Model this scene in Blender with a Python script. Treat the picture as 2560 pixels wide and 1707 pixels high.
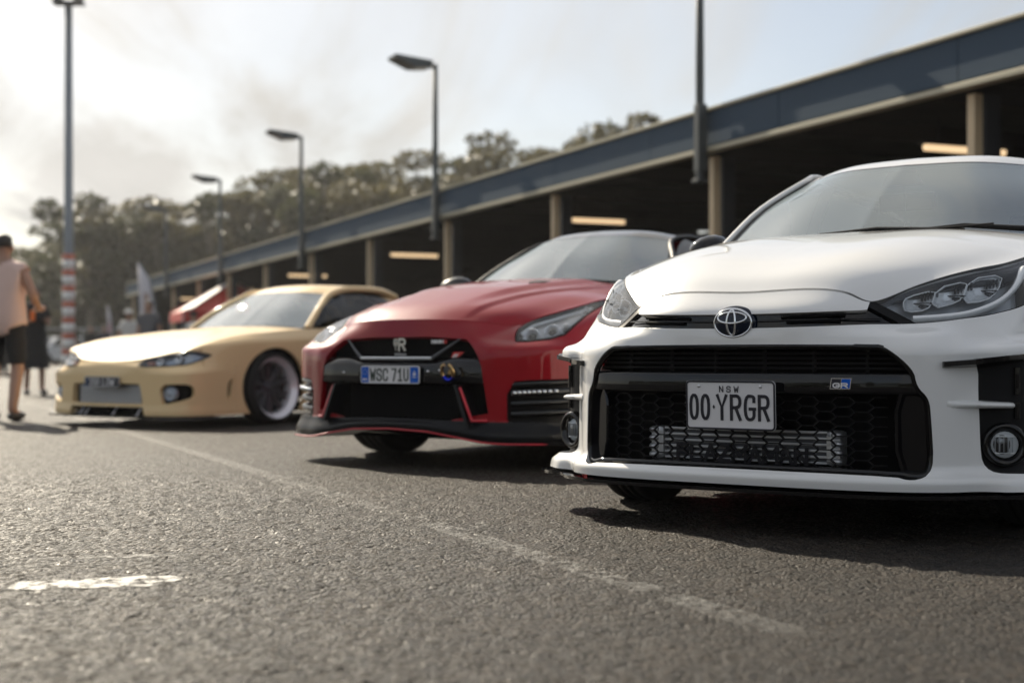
import bpy, bmesh, math, random
import numpy as np
from mathutils import Vector, Matrix

random.seed(7)
rng = np.random.default_rng(11)
scene = bpy.context.scene
for o in list(bpy.data.objects):
    bpy.data.objects.remove(o)
COL = scene.collection
R = math.radians

# ------------------------------------------------------------------ camera
CAM_H = 0.60
cam_data = bpy.data.cameras.new('camera')
cam = bpy.data.objects.new('camera', cam_data)
COL.objects.link(cam)
cam_data.sensor_width = 36.0
cam_data.lens = 50.0
cam_data.clip_start = 0.05
cam_data.clip_end = 3000
cam.location = (0, 0, CAM_H)
cam.rotation_euler = (R(90), 0, 0)
cam_data.shift_y = (888 - 853.5) / 2560.0
cam_data.dof.use_dof = True
cam_data.dof.focus_distance = 4.78
cam_data.dof.aperture_fstop = 2.05
scene.camera = cam

# ------------------------------------------------------------------ sun and sky
SUN_EL, SUN_AZ = R(34), R(29)          # azimuth measured from straight ahead towards the left
SUN_DIR = Vector((-math.sin(SUN_AZ) * math.cos(SUN_EL), math.cos(SUN_AZ) * math.cos(SUN_EL), math.sin(SUN_EL)))
sun_data = bpy.data.lights.new('sun', 'SUN')
sun_data.energy = 4.1
sun_data.angle = R(0.55)
sun_data.color = (1.0, 0.89, 0.71)
sun = bpy.data.objects.new('sun', sun_data)
COL.objects.link(sun)
sun.location = (-20, 40, 40)
sun.rotation_euler = (-SUN_DIR).to_track_quat('-Z', 'Y').to_euler()

world = bpy.data.worlds.new('World')
scene.world = world
world.use_nodes = True
wn, wl = world.node_tree.nodes, world.node_tree.links
wn.clear()
w_out = wn.new('ShaderNodeOutputWorld')
w_bg = wn.new('ShaderNodeBackground')
w_bg.inputs['Strength'].default_value = 0.080
sky = wn.new('ShaderNodeTexSky')
sky.sky_type = 'NISHITA'
sky.sun_disc = False
sky.sun_elevation = SUN_EL
sky.sun_rotation = -SUN_AZ
sky.air_density = 1.0
sky.dust_density = 1.0
sky.ozone_density = 1.2
tc = wn.new('ShaderNodeTexCoord')
sep = wn.new('ShaderNodeSeparateXYZ')
wl.new(tc.outputs['Generated'], sep.inputs[0])


def wmath(op, a, b=None, clamp=False):
    n = wn.new('ShaderNodeMath')
    n.operation = op
    n.use_clamp = clamp
    for k, v in enumerate((a, b)):
        if v is None:
            continue
        if isinstance(v, (int, float)):
            n.inputs[k].default_value = v
        else:
            wl.new(v, n.inputs[k])
    return n.outputs[0]


zc = wmath('MAXIMUM', wmath('ADD', sep.outputs[2], 0.10), 0.03)
px = wmath('DIVIDE', sep.outputs[0], zc)
py = wmath('DIVIDE', sep.outputs[1], zc)
comb = wn.new('ShaderNodeCombineXYZ')
wl.new(px, comb.inputs[0])
wl.new(py, comb.inputs[1])
mp = wn.new('ShaderNodeMapping')
mp.inputs['Rotation'].default_value = (0, 0, R(52))
mp.inputs['Scale'].default_value = (1.15, 0.30, 1)
mp.inputs['Location'].default_value = (1.3, 0.4, 0)
wl.new(comb.outputs[0], mp.inputs[0])
nz = wn.new('ShaderNodeTexNoise')
nz.inputs['Scale'].default_value = 1.0
nz.inputs['Detail'].default_value = 7
nz.inputs['Roughness'].default_value = 0.55
nz.inputs['Distortion'].default_value = 1.1
wl.new(mp.outputs[0], nz.inputs['Vector'])
ramp = wn.new('ShaderNodeMapRange')
ramp.interpolation_type = 'SMOOTHSTEP'
ramp.inputs['From Min'].default_value = 0.40
ramp.inputs['From Max'].default_value = 0.62
wl.new(nz.outputs['Fac'], ramp.inputs['Value'])
# cirrus gets brighter towards the sun
dotn = wn.new('ShaderNodeVectorMath')
dotn.operation = 'DOT_PRODUCT'
nrm = wn.new('ShaderNodeVectorMath')
nrm.operation = 'NORMALIZE'
wl.new(tc.outputs['Generated'], nrm.inputs[0])
wl.new(nrm.outputs[0], dotn.inputs[0])
dotn.inputs[1].default_value = SUN_DIR
glow = wmath('POWER', wmath('MAXIMUM', dotn.outputs['Value'], 0.0), 5.0)
cl_val = wmath('ADD', wmath('ADD', wmath('MULTIPLY', glow, 1.2), wmath('MULTIPLY', wmath('POWER', wmath('MAXIMUM', dotn.outputs['Value'], 0.0), 30.0), 12.0)), 4.5)
nz2 = wn.new('ShaderNodeTexNoise')                     # thicker, greyer streaks inside the veil
nz2.inputs['Scale'].default_value = 1.7
nz2.inputs['Detail'].default_value = 6
nz2.inputs['Distortion'].default_value = 0.8
mp2 = wn.new('ShaderNodeMapping')
mp2.inputs['Rotation'].default_value = (0, 0, R(64))
mp2.inputs['Scale'].default_value = (0.9, 0.32, 1)
mp2.inputs['Location'].default_value = (4.7, 2.2, 0)
wl.new(comb.outputs[0], mp2.inputs[0])
wl.new(mp2.outputs[0], nz2.inputs['Vector'])
mr2 = wn.new('ShaderNodeMapRange')
mr2.inputs['From Min'].default_value, mr2.inputs['From Max'].default_value = 0.34, 0.66
mr2.inputs['To Min'].default_value, mr2.inputs['To Max'].default_value = 0.92, 1.08
wl.new(nz2.outputs['Fac'], mr2.inputs['Value'])
cl_val = wmath('MULTIPLY', cl_val, mr2.outputs[0])
cl_col = wn.new('ShaderNodeVectorMath')
cl_col.operation = 'SCALE'
cl_col.inputs[0].default_value = (1.0, 0.972, 0.922)
wl.new(cl_val, cl_col.inputs['Scale'])
cover = wmath('ADD', wmath('ADD', wmath('MULTIPLY', ramp.outputs[0], 0.44), 0.42), wmath('MULTIPLY', glow, 0.42), True)
mixc = wn.new('ShaderNodeMix')
mixc.data_type = 'RGBA'
wl.new(cover, mixc.inputs['Factor'])
wl.new(sky.outputs[0], mixc.inputs[6])
wl.new(cl_col.outputs[0], mixc.inputs[7])
wl.new(mixc.outputs[2], w_bg.inputs['Color'])
wl.new(w_bg.outputs[0], w_out.inputs[0])

scene.view_settings.view_transform = 'Standard'
scene.view_settings.look = 'None'
scene.view_settings.exposure = 0.80
scene.view_settings.gamma = 1.0
scene.view_settings.use_curve_mapping = False
scene.render.engine = 'CYCLES'
scene.cycles.use_denoising = True
scene.cycles.max_bounces = 8
scene.cycles.transparent_max_bounces = 16
scene.cycles.sample_clamp_indirect = 6

# ================================================================== helpers
def mat(name, col=(0.5, 0.5, 0.5), rough=0.5, metal=0.0, coat=0.0, spec=0.5, var=0.0, vscale=8.0,
        bump=0.0, bscale=60.0, emit=None, estr=0.0, coat_rough=0.03, flake=None):
    m = bpy.data.materials.new(name)
    m.use_nodes = True
    nt = m.node_tree
    b = nt.nodes['Principled BSDF']
    b.inputs['Base Color'].default_value = (*col, 1)
    b.inputs['Roughness'].default_value = rough
    b.inputs['Metallic'].default_value = metal
    b.inputs['Coat Weight'].default_value = coat
    b.inputs['Coat Roughness'].default_value = coat_rough
    b.inputs['Specular IOR Level'].default_value = spec
    if emit:
        b.inputs['Emission Color'].default_value = (*emit, 1)
        b.inputs['Emission Strength'].default_value = estr
    tcn = nt.nodes.new('ShaderNodeTexCoord')
    if var > 0:
        n = nt.nodes.new('ShaderNodeTexNoise')
        n.inputs['Scale'].default_value = vscale
        n.inputs['Detail'].default_value = 5
        nt.links.new(tcn.outputs['Object'], n.inputs['Vector'])
        mr = nt.nodes.new('ShaderNodeMapRange')
        mr.inputs['To Min'].default_value = 1 - var
        mr.inputs['To Max'].default_value = 1 + var
        nt.links.new(n.outputs['Fac'], mr.inputs['Value'])
        mx = nt.nodes.new('ShaderNodeVectorMath')
        mx.operation = 'SCALE'
        mx.inputs[0].default_value = col
        nt.links.new(mr.outputs[0], mx.inputs['Scale'])
        nt.links.new(mx.outputs[0], b.inputs['Base Color'])
        mr2 = nt.nodes.new('ShaderNodeMapRange')
        mr2.inputs['To Min'].default_value = max(0, rough * (1 - var))
        mr2.inputs['To Max'].default_value = min(1, rough * (1 + var))
        nt.links.new(n.outputs['Fac'], mr2.inputs['Value'])
        nt.links.new(mr2.outputs[0], b.inputs['Roughness'])
    if bump > 0:
        n = nt.nodes.new('ShaderNodeTexNoise')
        n.inputs['Scale'].default_value = bscale
        n.inputs['Detail'].default_value = 4
        nt.links.new(tcn.outputs['Object'], n.inputs['Vector'])
        bp = nt.nodes.new('ShaderNodeBump')
        bp.inputs['Strength'].default_value = bump
        bp.inputs['Distance'].default_value = 0.01
        nt.links.new(n.outputs['Fac'], bp.inputs['Height'])
        nt.links.new(bp.outputs[0], b.inputs['Normal'])
    return m


def glass_mat(name, tint=(0.8, 0.86, 0.86), ior=1.5, rough=0.0, refl=1.0):
    """thin sheet glass: fresnel mix of a clear tinted sheet and a mirror"""
    m = bpy.data.materials.new(name)
    m.use_nodes = True
    nt = m.node_tree
    nt.nodes.clear()
    out = nt.nodes.new('ShaderNodeOutputMaterial')
    tr = nt.nodes.new('ShaderNodeBsdfTransparent')
    tr.inputs[0].default_value = (*tint, 1)
    gl = nt.nodes.new('ShaderNodeBsdfGlossy')
    gl.inputs['Roughness'].default_value = rough
    gl.inputs['Color'].default_value = (refl, refl, refl, 1)
    fr = nt.nodes.new('ShaderNodeFresnel')
    fr.inputs['IOR'].default_value = ior
    mx = nt.nodes.new('ShaderNodeMixShader')
    nt.links.new(fr.outputs[0], mx.inputs[0])
    nt.links.new(tr.outputs[0], mx.inputs[1])
    nt.links.new(gl.outputs[0], mx.inputs[2])
    nt.links.new(mx.outputs[0], out.inputs[0])
    return m


def link(o, parent=None):
    COL.objects.link(o)
    if parent is not None:
        o.parent = parent
    return o


def mesh_obj(name, V, F, m, parent=None, smooth=True):
    me = bpy.data.meshes.new(name)
    V = np.asarray(V, dtype=np.float64)
    if isinstance(F, np.ndarray):
        nf, k = F.shape
        me.vertices.add(len(V))
        me.vertices.foreach_set('co', V.ravel().astype(np.float32))
        me.loops.add(nf * k)
        me.loops.foreach_set('vertex_index', F.ravel().astype(np.int32))
        me.polygons.add(nf)
        me.polygons.foreach_set('loop_start', np.arange(0, nf * k, k, dtype=np.int32))
        me.polygons.foreach_set('loop_total', np.full(nf, k, dtype=np.int32))
        me.update(calc_edges=True)
        me.validate()
    else:
        me.from_pydata(V.tolist(), [], F)
    if isinstance(smooth, bool):
        me.polygons.foreach_set('use_smooth', np.full(len(me.polygons), smooth))
    me.materials.append(m)
    o = bpy.data.objects.new(name, me)
    return link(o, parent)


def tag(o, label=None, cat=None, group=None, kind=None):
    if label:
        o['label'] = label
    if cat:
        o['category'] = cat
    if group:
        o['group'] = group
    if kind:
        o['kind'] = kind
    return o


def empty(name, loc=(0, 0, 0), rz=0.0):
    o = bpy.data.objects.new(name, None)
    o.location = loc
    o.rotation_euler = (0, 0, rz)
    o.empty_display_size = 0.2
    return link(o)


def copy_tree(o, parent=None):
    c = o.copy()
    COL.objects.link(c)
    c.parent = parent
    for ch in list(o.children):
        copy_tree(ch, c)
    return c


class MB:
    """collects simple solids into one mesh"""

    def __init__(self):
        self.v, self.f, self.sm = [], [], []

    def add(self, V, F, smooth=False, M=None):
        b = len(self.v)
        for p in V:
            p = Vector(p)
            if M is not None:
                p = M @ p
            self.v.append(tuple(p))
        for f in F:
            self.f.append([b + i for i in f])
            self.sm.append(smooth)
        return self

    def box(self, c, s, M=None, bevel=0.0):
        x, y, z = s[0] / 2, s[1] / 2, s[2] / 2
        T = Matrix.Translation(c)
        if M is not None:
            T = T @ M
        if bevel <= 0:
            V = [(i * x, j * y, k * z) for i in (-1, 1) for j in (-1, 1) for k in (-1, 1)]
            F = [(0, 1, 3, 2), (4, 6, 7, 5), (0, 4, 5, 1), (2, 3, 7, 6), (0, 2, 6, 4), (1, 5, 7, 3)]
            return self.add(V, F, False, T)
        bm = bmesh.new()
        bmesh.ops.create_cube(bm, size=1.0)
        for v in bm.verts:
            v.co = Vector((v.co.x * s[0], v.co.y * s[1], v.co.z * s[2]))
        bmesh.ops.bevel(bm, geom=list(bm.edges), offset=bevel, segments=2, affect='EDGES', profile=0.6)
        bm.verts.index_update()
        self.add([v.co.copy() for v in bm.verts], [[v.index for v in f.verts] for f in bm.faces], False, T)
        bm.free()
        return self

    def tube(self, pts, r, n=8, closed=False, caps=True, flat=1.0, up=None):
        pts = [Vector(p) for p in pts]
        k = len(pts)
        rs = r if isinstance(r, (list, tuple)) else [r] * k
        V, F = [], []
        ref = Vector(up) if up else None
        prev = None
        for i, p in enumerate(pts):
            if closed:
                d = pts[(i + 1) % k] - pts[i - 1]
            else:
                d = pts[min(i + 1, k - 1)] - pts[max(i - 1, 0)]
            d.normalize()
            if ref is not None:
                a = ref - d * ref.dot(d)
                if a.length < 1e-6:
                    a = d.orthogonal()
            elif prev is None:
                a = d.orthogonal()
            else:
                a = prev - d * prev.dot(d)
            a.normalize()
            prev = a
            b = d.cross(a)
            for j in range(n):
                t = 2 * math.pi * j / n
                V.append(p + (a * math.cos(t) * flat + b * math.sin(t)) * rs[i])
        m = k if closed else k - 1
        for i in range(m):
            for j in range(n):
                i2 = (i + 1) % k
                F.append((i * n + j, i * n + (j + 1) % n, i2 * n + (j + 1) % n, i2 * n + j))
        self.add(V, F, True)
        if caps and not closed:
            self.add(V[:n], [list(range(n))[::-1]], False)
            self.add(V[-n:], [list(range(n))], False)
        return self

    def lathe(self, prof, n=24, M=None, smooth=True):
        """profile of (radius, height) around local Z"""
        V, F = [], []
        for (r, h) in prof:
            for j in range(n):
                t = 2 * math.pi * j / n
                V.append((r * math.cos(t), r * math.sin(t), h))
        for i in range(len(prof) - 1):
            for j in range(n):
                F.append((i * n + j, i * n + (j + 1) % n, (i + 1) * n + (j + 1) % n, (i + 1) * n + j))
        return self.add(V, F, smooth, M)

    def prism(self, poly, d0, d1, M=None, bevel=0.0):
        """polygon (x,z) extruded from y=d0 to y=d1; the face at d0 (towards -y) is chamfered by bevel"""
        n = len(poly)
        rings = []
        if bevel > 0:
            c = np.array(poly)
            ins = inset_poly(c, bevel)
            rings.append([(p[0], d0, p[1]) for p in ins])
            rings.append([(p[0], d0 + bevel, p[1]) for p in poly])
        else:
            rings.append([(p[0], d0, p[1]) for p in poly])
        rings.append([(p[0], d1, p[1]) for p in poly])
        V = [p for r_ in rings for p in r_]
        F = [list(range(n))]
        for k in range(len(rings) - 1):
            for i in range(n):
                j = (i + 1) % n
                F.append((k * n + j, k * n + i, (k + 1) * n + i, (k + 1) * n + j))
        k = len(rings) - 1
        F.append([k * n + i for i in range(n)][::-1])
        return self.add(V, F, False, M)

    def ellipsoid(self, c, r, nu=16, nv=10, M=None):
        V, F = [], []
        for i in range(nv + 1):
            ph = math.pi * i / nv
            for j in range(nu):
                t = 2 * math.pi * j / nu
                V.append((r[0] * math.sin(ph) * math.cos(t), r[1] * math.sin(ph) * math.sin(t), r[2] * math.cos(ph)))
        for i in range(nv):
            for j in range(nu):
                F.append((i * nu + j, (i + 1) * nu + j, (i + 1) * nu + (j + 1) % nu, i * nu + (j + 1) % nu))
        T = Matrix.Translation(c)
        if M is not None:
            T = T @ M
        return self.add(V, F, True, T)

    def build(self, name, m, parent=None):
        me = bpy.data.meshes.new(name)
        me.from_pydata([tuple(p) for p in self.v], [], self.f)
        me.polygons.foreach_set('use_smooth', np.array(self.sm, dtype=bool))
        me.materials.append(m)
        me.update()
        return link(bpy.data.objects.new(name, me), parent)


def inset_poly(P, d):
    P = np.asarray(P, float)
    a = P - np.roll(P, 1, 0)
    b = np.roll(P, -1, 0) - P
    a /= np.linalg.norm(a, axis=1)[:, None] + 1e-12
    b /= np.linalg.norm(b, axis=1)[:, None] + 1e-12
    area = 0.5 * np.sum(P[:, 0] * np.roll(P[:, 1], -1) - np.roll(P[:, 0], -1) * P[:, 1])
    s = 1 if area > 0 else -1
    na = np.c_[-a[:, 1], a[:, 0]] * s
    nb = np.c_[-b[:, 1], b[:, 0]] * s
    n = na + nb
    n /= np.maximum(0.4, 1 + np.sum(na * nb, 1))[:, None]
    return P + n * d


def chaikin(P, k=2, closed=True):
    P = [np.array(p, float) for p in P]
    for _ in range(k):
        Q = []
        n = len(P)
        rngi = range(n) if closed else range(n - 1)
        if not closed:
            Q.append(P[0])
        for i in rngi:
            a, b = P[i], P[(i + 1) % n]
            Q += [a * .75 + b * .25, a * .25 + b * .75]
        if not closed:
            Q.append(P[-1])
        P = Q
    return np.array(P)


# ---------------------------------------------------------------- stroke lettering
_G = {
    '0': [(1, 1, [(0, 0), (1, 0), (1, 2), (0, 2)])], 'O': [(1, 1, [(0, 0), (1, 0), (1, 2), (0, 2)])],
    'Y': [(0, 0, [(0, 2), (.5, .95), (1, 2)]), (0, 0, [(.5, .98), (.5, 0)])],
    'R': [(0, 0, [(0, 0), (0, 2)]), (1, 0, [(0, 2), (1, 2), (1, 1), (0, 1)]), (0, 0, [(.5, 1), (1, 0)])],
    'P': [(0, 0, [(0, 0), (0, 2)]), (1, 0, [(0, 2), (1, 2), (1, .95), (0, .95)])],
    'G': [(1, 0, [(1, 1.55), (1, 2), (0, 2), (0, 0), (1, 0), (1, .9)]), (0, 0, [(1.1, .9), (.55, .9)])],
    'N': [(0, 0, [(0, 0), (0, 2)]), (0, 0, [(0, 2), (1, 0)]), (0, 0, [(1, 0), (1, 2)])],
    'S': [(1, 0, [(1, 1.5), (1, 2), (0, 2), (0, 1), (1, 1), (1, 0), (0, 0), (0, .5)])],
    'W': [(0, 0, [(0, 2), (.22, 0)]), (0, 0, [(.22, 0), (.5, 1.4)]), (0, 0, [(.5, 1.4), (.78, 0)]), (0, 0, [(.78, 0), (1, 2)])],
    'C': [(1, 0, [(1, 1.45), (1, 2), (0, 2), (0, 0), (1, 0), (1, .55)])],
    '7': [(0, 0, [(0, 2), (1, 2)]), (0, 0, [(1, 2), (.35, 0)])],
    '1': [(0, 0, [(.1, 1.55), (.55, 2)]), (0, 0, [(.55, 2.08), (.55, 0)]), (0, 0, [(.1, 0), (1, 0)])],
    'U': [(1, 0, [(0, 2), (0, 0), (1, 0), (1, 2)])],
    '2': [(1, 0, [(0, 1.45), (0, 2), (1, 2), (1, 1.1), (0, .1), (0, 0)]), (0, 0, [(0, 0), (1, 0)])],
    'L': [(0, 0, [(0, 2), (0, 0)]), (0, 0, [(0, 0), (1, 0)])],
    'A': [(0, 0, [(0, 0), (.5, 2)]), (0, 0, [(.5, 2), (1, 0)]), (0, 0, [(.2, .65), (.8, .65)])],
    'Z': [(0, 0, [(0, 2), (1, 2)]), (0, 0, [(1, 2), (0, 0)]), (0, 0, [(0, 0), (1, 0)])],
    'M': [(0, 0, [(0, 0), (0, 2)]), (0, 0, [(0, 2), (.5, .7)]), (0, 0, [(.5, .7), (1, 2)]), (0, 0, [(1, 2), (1, 0)])],
    'T': [(0, 0, [(0, 2), (1, 2)]), (0, 0, [(.5, 2), (.5, 0)])],
    'I': [(0, 0, [(.5, 2), (.5, 0)])],
    'E': [(0, 0, [(0, 0), (0, 2)]), (0, 0, [(0, 2), (1, 2)]), (0, 0, [(0, 1), (.8, 1)]), (0, 0, [(0, 0), (1, 0)])],
    '*': [(0, 0, [(.5, 1.2), (.5, .8)])],
}


def lettering(mb, text, x0, z0, w, h, sw, gap, y=0.0, depth=0.0015, slant=0.0, adv=None):
    """stroke letters, lower left corner at (x0,z0), each w wide and h high, facing -y"""
    x = x0
    k = 0
    for ch in text:
        if ch == ' ':
            x += w * 0.7
            continue
        cw = w
        if ch in 'MW':
            cw = w * 1.2
        if ch in 'I*':
            cw = w * 0.35
        for (rd, closed, pts) in _G[ch]:
            P = np.array(pts, float)
            P = np.c_[x + P[:, 0] * cw + slant * (P[:, 1] / 2 * h), z0 + P[:, 1] / 2 * h]
            if rd:
                P = chaikin(P, 2, bool(closed))
            strip(mb, P, sw, y - 0.00012 * (k % 5), depth, bool(closed))
            k += 1
        x += cw + gap
    return x


def strip(mb, P, sw, y, depth, closed):
    n = len(P)
    nx = np.roll(P, -1, 0) - P
    pv = P - np.roll(P, 1, 0)
    if not closed:
        nx[-1] = pv[-1]
        pv[0] = nx[0]
        d0 = nx[0] / (np.linalg.norm(nx[0]) + 1e-9)
        d1 = pv[-1] / (np.linalg.norm(pv[-1]) + 1e-9)
        P = P.copy()
        P[0] -= d0 * sw * .48
        P[-1] += d1 * sw * .48
    nx /= np.linalg.norm(nx, axis=1)[:, None] + 1e-12
    pv /= np.linalg.norm(pv, axis=1)[:, None] + 1e-12
    na, nb = np.c_[-pv[:, 1], pv[:, 0]], np.c_[-nx[:, 1], nx[:, 0]]
    m = (na + nb) / np.maximum(0.5, 1 + np.sum(na * nb, 1))[:, None]
    L, Rr = P + m * sw / 2, P - m * sw / 2
    V = [(p[0], y, p[1]) for p in L] + [(p[0], y, p[1]) for p in Rr] + \
        [(p[0], y + depth, p[1]) for p in L] + [(p[0], y + depth, p[1]) for p in Rr]
    F = []
    for i in range(n if closed else n - 1):
        j = (i + 1) % n
        F.append((i, n + i, n + j, j))
        F.append((2 * n + i, i, j, 2 * n + j))
        F.append((n + i, 3 * n + i, 3 * n + j, n + j))
    mb.add(V, F)


# ---------------------------------------------------------------- surfaces (numpy)
def pchip(xk, yk, x):
    xk, yk, x = np.asarray(xk, float), np.asarray(yk, float), np.asarray(x, float)
    one = yk.ndim == 1
    if one:
        yk = yk[:, None]
    h = np.diff(xk)[:, None]
    d = np.diff(yk, axis=0) / h
    m = np.zeros_like(yk)
    if len(xk) == 2:
        m[:] = d[0]
    else:
        w1, w2 = 2 * h[1:] + h[:-1], h[1:] + 2 * h[:-1]
        same = d[:-1] * d[1:] > 0
        with np.errstate(divide='ignore', invalid='ignore'):
            hm = (w1 + w2) / (w1 / d[:-1] + w2 / d[1:])
        m[1:-1] = np.where(same, hm, 0)
        m[0], m[-1] = d[0], d[-1]
    i = np.clip(np.searchsorted(xk, x) - 1, 0, len(xk) - 2)
    t = ((x - xk[i]) / h[i, 0])[:, None]
    a, b = yk[i], yk[i + 1]
    r = (2 * t**3 - 3 * t**2 + 1) * a + (t**3 - 2 * t**2 + t) * h[i] * m[i] + (-2 * t**3 + 3 * t**2) * b + (t**3 - t**2) * h[i] * m[i + 1]
    return r[:, 0] if one else r


def catmull(xk, yk, x):
    """non-uniform cubic through the points (C1, finite difference slopes)"""
    xk, yk, x = np.asarray(xk, float), np.asarray(yk, float), np.asarray(x, float)
    h = np.diff(xk)[:, None]
    d = np.diff(yk, axis=0) / h
    m = np.zeros_like(yk)
    m[1:-1] = (d[:-1] * h[1:] + d[1:] * h[:-1]) / (h[:-1] + h[1:])
    m[0], m[-1] = d[0], d[-1]
    i = np.clip(np.searchsorted(xk, x) - 1, 0, len(xk) - 2)
    t = ((x - xk[i]) / h[i, 0])[:, None]
    a, b = yk[i], yk[i + 1]
    return (2 * t**3 - 3 * t**2 + 1) * a + (t**3 - 2 * t**2 + t) * h[i] * m[i] + (-2 * t**3 + 3 * t**2) * b + (t**3 - t**2) * h[i] * m[i + 1]


def blur1(A, n, axis, sym=None):
    """n passes of a 1-2-1 filter with fixed ends; sym mirrors the first end in x"""
    A = np.moveaxis(A, axis, 0).copy()
    for _ in range(n):
        B = A.copy()
        B[1:-1] = .25 * A[:-2] + .5 * A[1:-1] + .25 * A[2:]
        if sym:
            refl = A[1].copy()
            refl[..., 0] *= -1
            B[0] = .25 * refl + .5 * A[0] + .25 * A[1]
        A = B
    return np.moveaxis(A, 0, axis)


class Skin:
    pass


def grid_skin(G, U=None, W=None):
    """grid [nu,nv,3] -> Skin; the normal is du x dv"""
    nu, nv = G.shape[:2]
    s = Skin()
    s.G = G
    s.V = G.reshape(-1, 3)
    idx = np.arange(nu * nv).reshape(nu, nv)
    a, b, c, d = idx[:-1, :-1].ravel(), idx[1:, :-1].ravel(), idx[1:, 1:].ravel(), idx[:-1, 1:].ravel()
    s.F = np.r_[np.c_[a, b, c], np.c_[a, c, d]]
    du, dv = np.gradient(G, axis=0), np.gradient(G, axis=1)
    N = np.cross(du, dv).reshape(-1, 3)
    s.N = N / (np.linalg.norm(N, axis=1)[:, None] + 1e-12)
    s.U = None if U is None else np.repeat(U, nv)
    s.W = None if W is None else np.tile(W, nu)
    s.X, s.Y, s.Z = s.V[:, 0], s.V[:, 1], s.V[:, 2]
    return s


def wrap_skin(plan, rows, step=0.006, step_far=0.03, far_u=9, vstep=0.006, vblur=6, ublur=10):
    """skin round the car: plan = control points of the waist line, rows from sill to shoulder;
    a row entry is (offset inward, z) or (x, y, z)"""
    plan = np.array(plan, float)
    nc = len(plan)
    ext = np.vstack([[-plan[1, 0], plan[1, 1]], plan, [-plan[-2, 0], plan[-2, 1]]])
    tan = ext[2:] - ext[:-2]
    tan /= np.linalg.norm(tan, axis=1)[:, None]
    nin = np.c_[-tan[:, 1], tan[:, 0]]
    A = np.zeros((len(rows), nc, 3))
    for r_, row in enumerate(rows):
        keys = sorted(row)
        ks_off = [k for k in keys if len(row[k]) == 2]
        off = np.zeros(nc)
        zz = np.zeros(nc)
        if ks_off:
            arr = np.array([row[k] for k in ks_off], float)
            off = np.interp(np.arange(nc), ks_off, arr[:, 0])
            zz = np.interp(np.arange(nc), ks_off, arr[:, 1])
        A[r_, :, :2] = plan + nin * off[:, None]
        A[r_, :, 2] = zz
        for k in keys:
            if len(row[k]) == 3:
                A[r_, k] = row[k]
    A[:, 0, 0] = 0
    A[:, -1, 0] = 0
    us = [0.0]
    for i in range(nc - 1):
        L = np.max(np.linalg.norm(A[:, i + 1] - A[:, i], axis=1))
        n = max(2, int(math.ceil(L / (step if i < far_u else step_far))))
        us += list(i + (np.arange(1, n + 1) / n))
    us = np.array(us)
    rowsD = []
    for r_ in range(len(rows)):
        P = A[r_]
        s = np.r_[0, np.cumsum(np.maximum(1e-4, np.linalg.norm(np.diff(plan, axis=0), axis=1)))]
        sx = np.interp(us, np.arange(nc), s)
        # mirrored extension at both ends keeps the centre line smooth
        Pe = np.vstack([P[1] * [-1, 1, 1], P, P[-2] * [-1, 1, 1]])
        se = np.r_[-s[1], s, 2 * s[-1] - s[-2]]
        rowsD.append(catmull(se, Pe, sx))
    D = np.array(rowsD)                                  # nr, nu, 3
    seg = np.linalg.norm(np.diff(D, axis=0), axis=2).mean(axis=1)
    vk = np.r_[0, np.cumsum(np.maximum(seg, 1e-3))]
    ws = [0.0]
    for i in range(len(rows) - 1):
        n = max(2, int(math.ceil(np.percentile(np.linalg.norm(D[i + 1] - D[i], axis=1), 80) / vstep)))
        ws += list(i + np.arange(1, n + 1) / n)
    ws = np.array(ws)
    vx = np.interp(ws, np.arange(len(rows)), vk)
    nr, nu = D.shape[:2]
    G = pchip(vk, D.reshape(nr, -1), vx).reshape(len(ws), nu, 3).transpose(1, 0, 2)
    G = blur1(G, vblur, 1)
    G = blur1(G, ublur, 0, sym=True)
    return grid_skin(G, us, ws)


def coons_skin(F0, R0, C0, S0, nu=80, nv=80, bulge=None, zw=2.0):
    """half patch: F0 front edge (centre->corner), R0 rear edge, C0 centre line (front->rear), S0 side edge"""
    def samp(P, n):
        P = np.array(P, float)
        k = np.r_[0, np.cumsum(np.linalg.norm(np.diff(P, axis=0), axis=1))]
        return catmull(k, P, np.linspace(0, k[-1], n)) if len(P) > 2 else pchip(k, P, np.linspace(0, k[-1], n))
    Fc, Rc, Cc, Sc = samp(F0, nu), samp(R0, nu), samp(C0, nv), samp(S0, nv)
    s = np.linspace(0, 1, nu)[:, None, None]
    t = np.linspace(0, 1, nv)[None, :, None]
    sw = np.concatenate([s, s**zw, s**zw], axis=2)
    G = (1 - sw) * Cc[None] + sw * Sc[None]
    e0 = Fc - ((1 - sw[:, 0]) * Fc[0] + sw[:, 0] * Fc[-1])
    e1 = Rc - ((1 - sw[:, 0]) * Rc[0] + sw[:, 0] * Rc[-1])
    G = G + (1 - t) * e0[:, None] + t * e1[:, None]
    if bulge is not None:
        G[..., 2] += bulge(G[..., 0], G[..., 1], np.broadcast_to(s[..., 0], G.shape[:2]), np.broadcast_to(t[..., 0], G.shape[:2]))
    return grid_skin(G, np.linspace(0, 1, nu), np.linspace(0, 1, nv))


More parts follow.
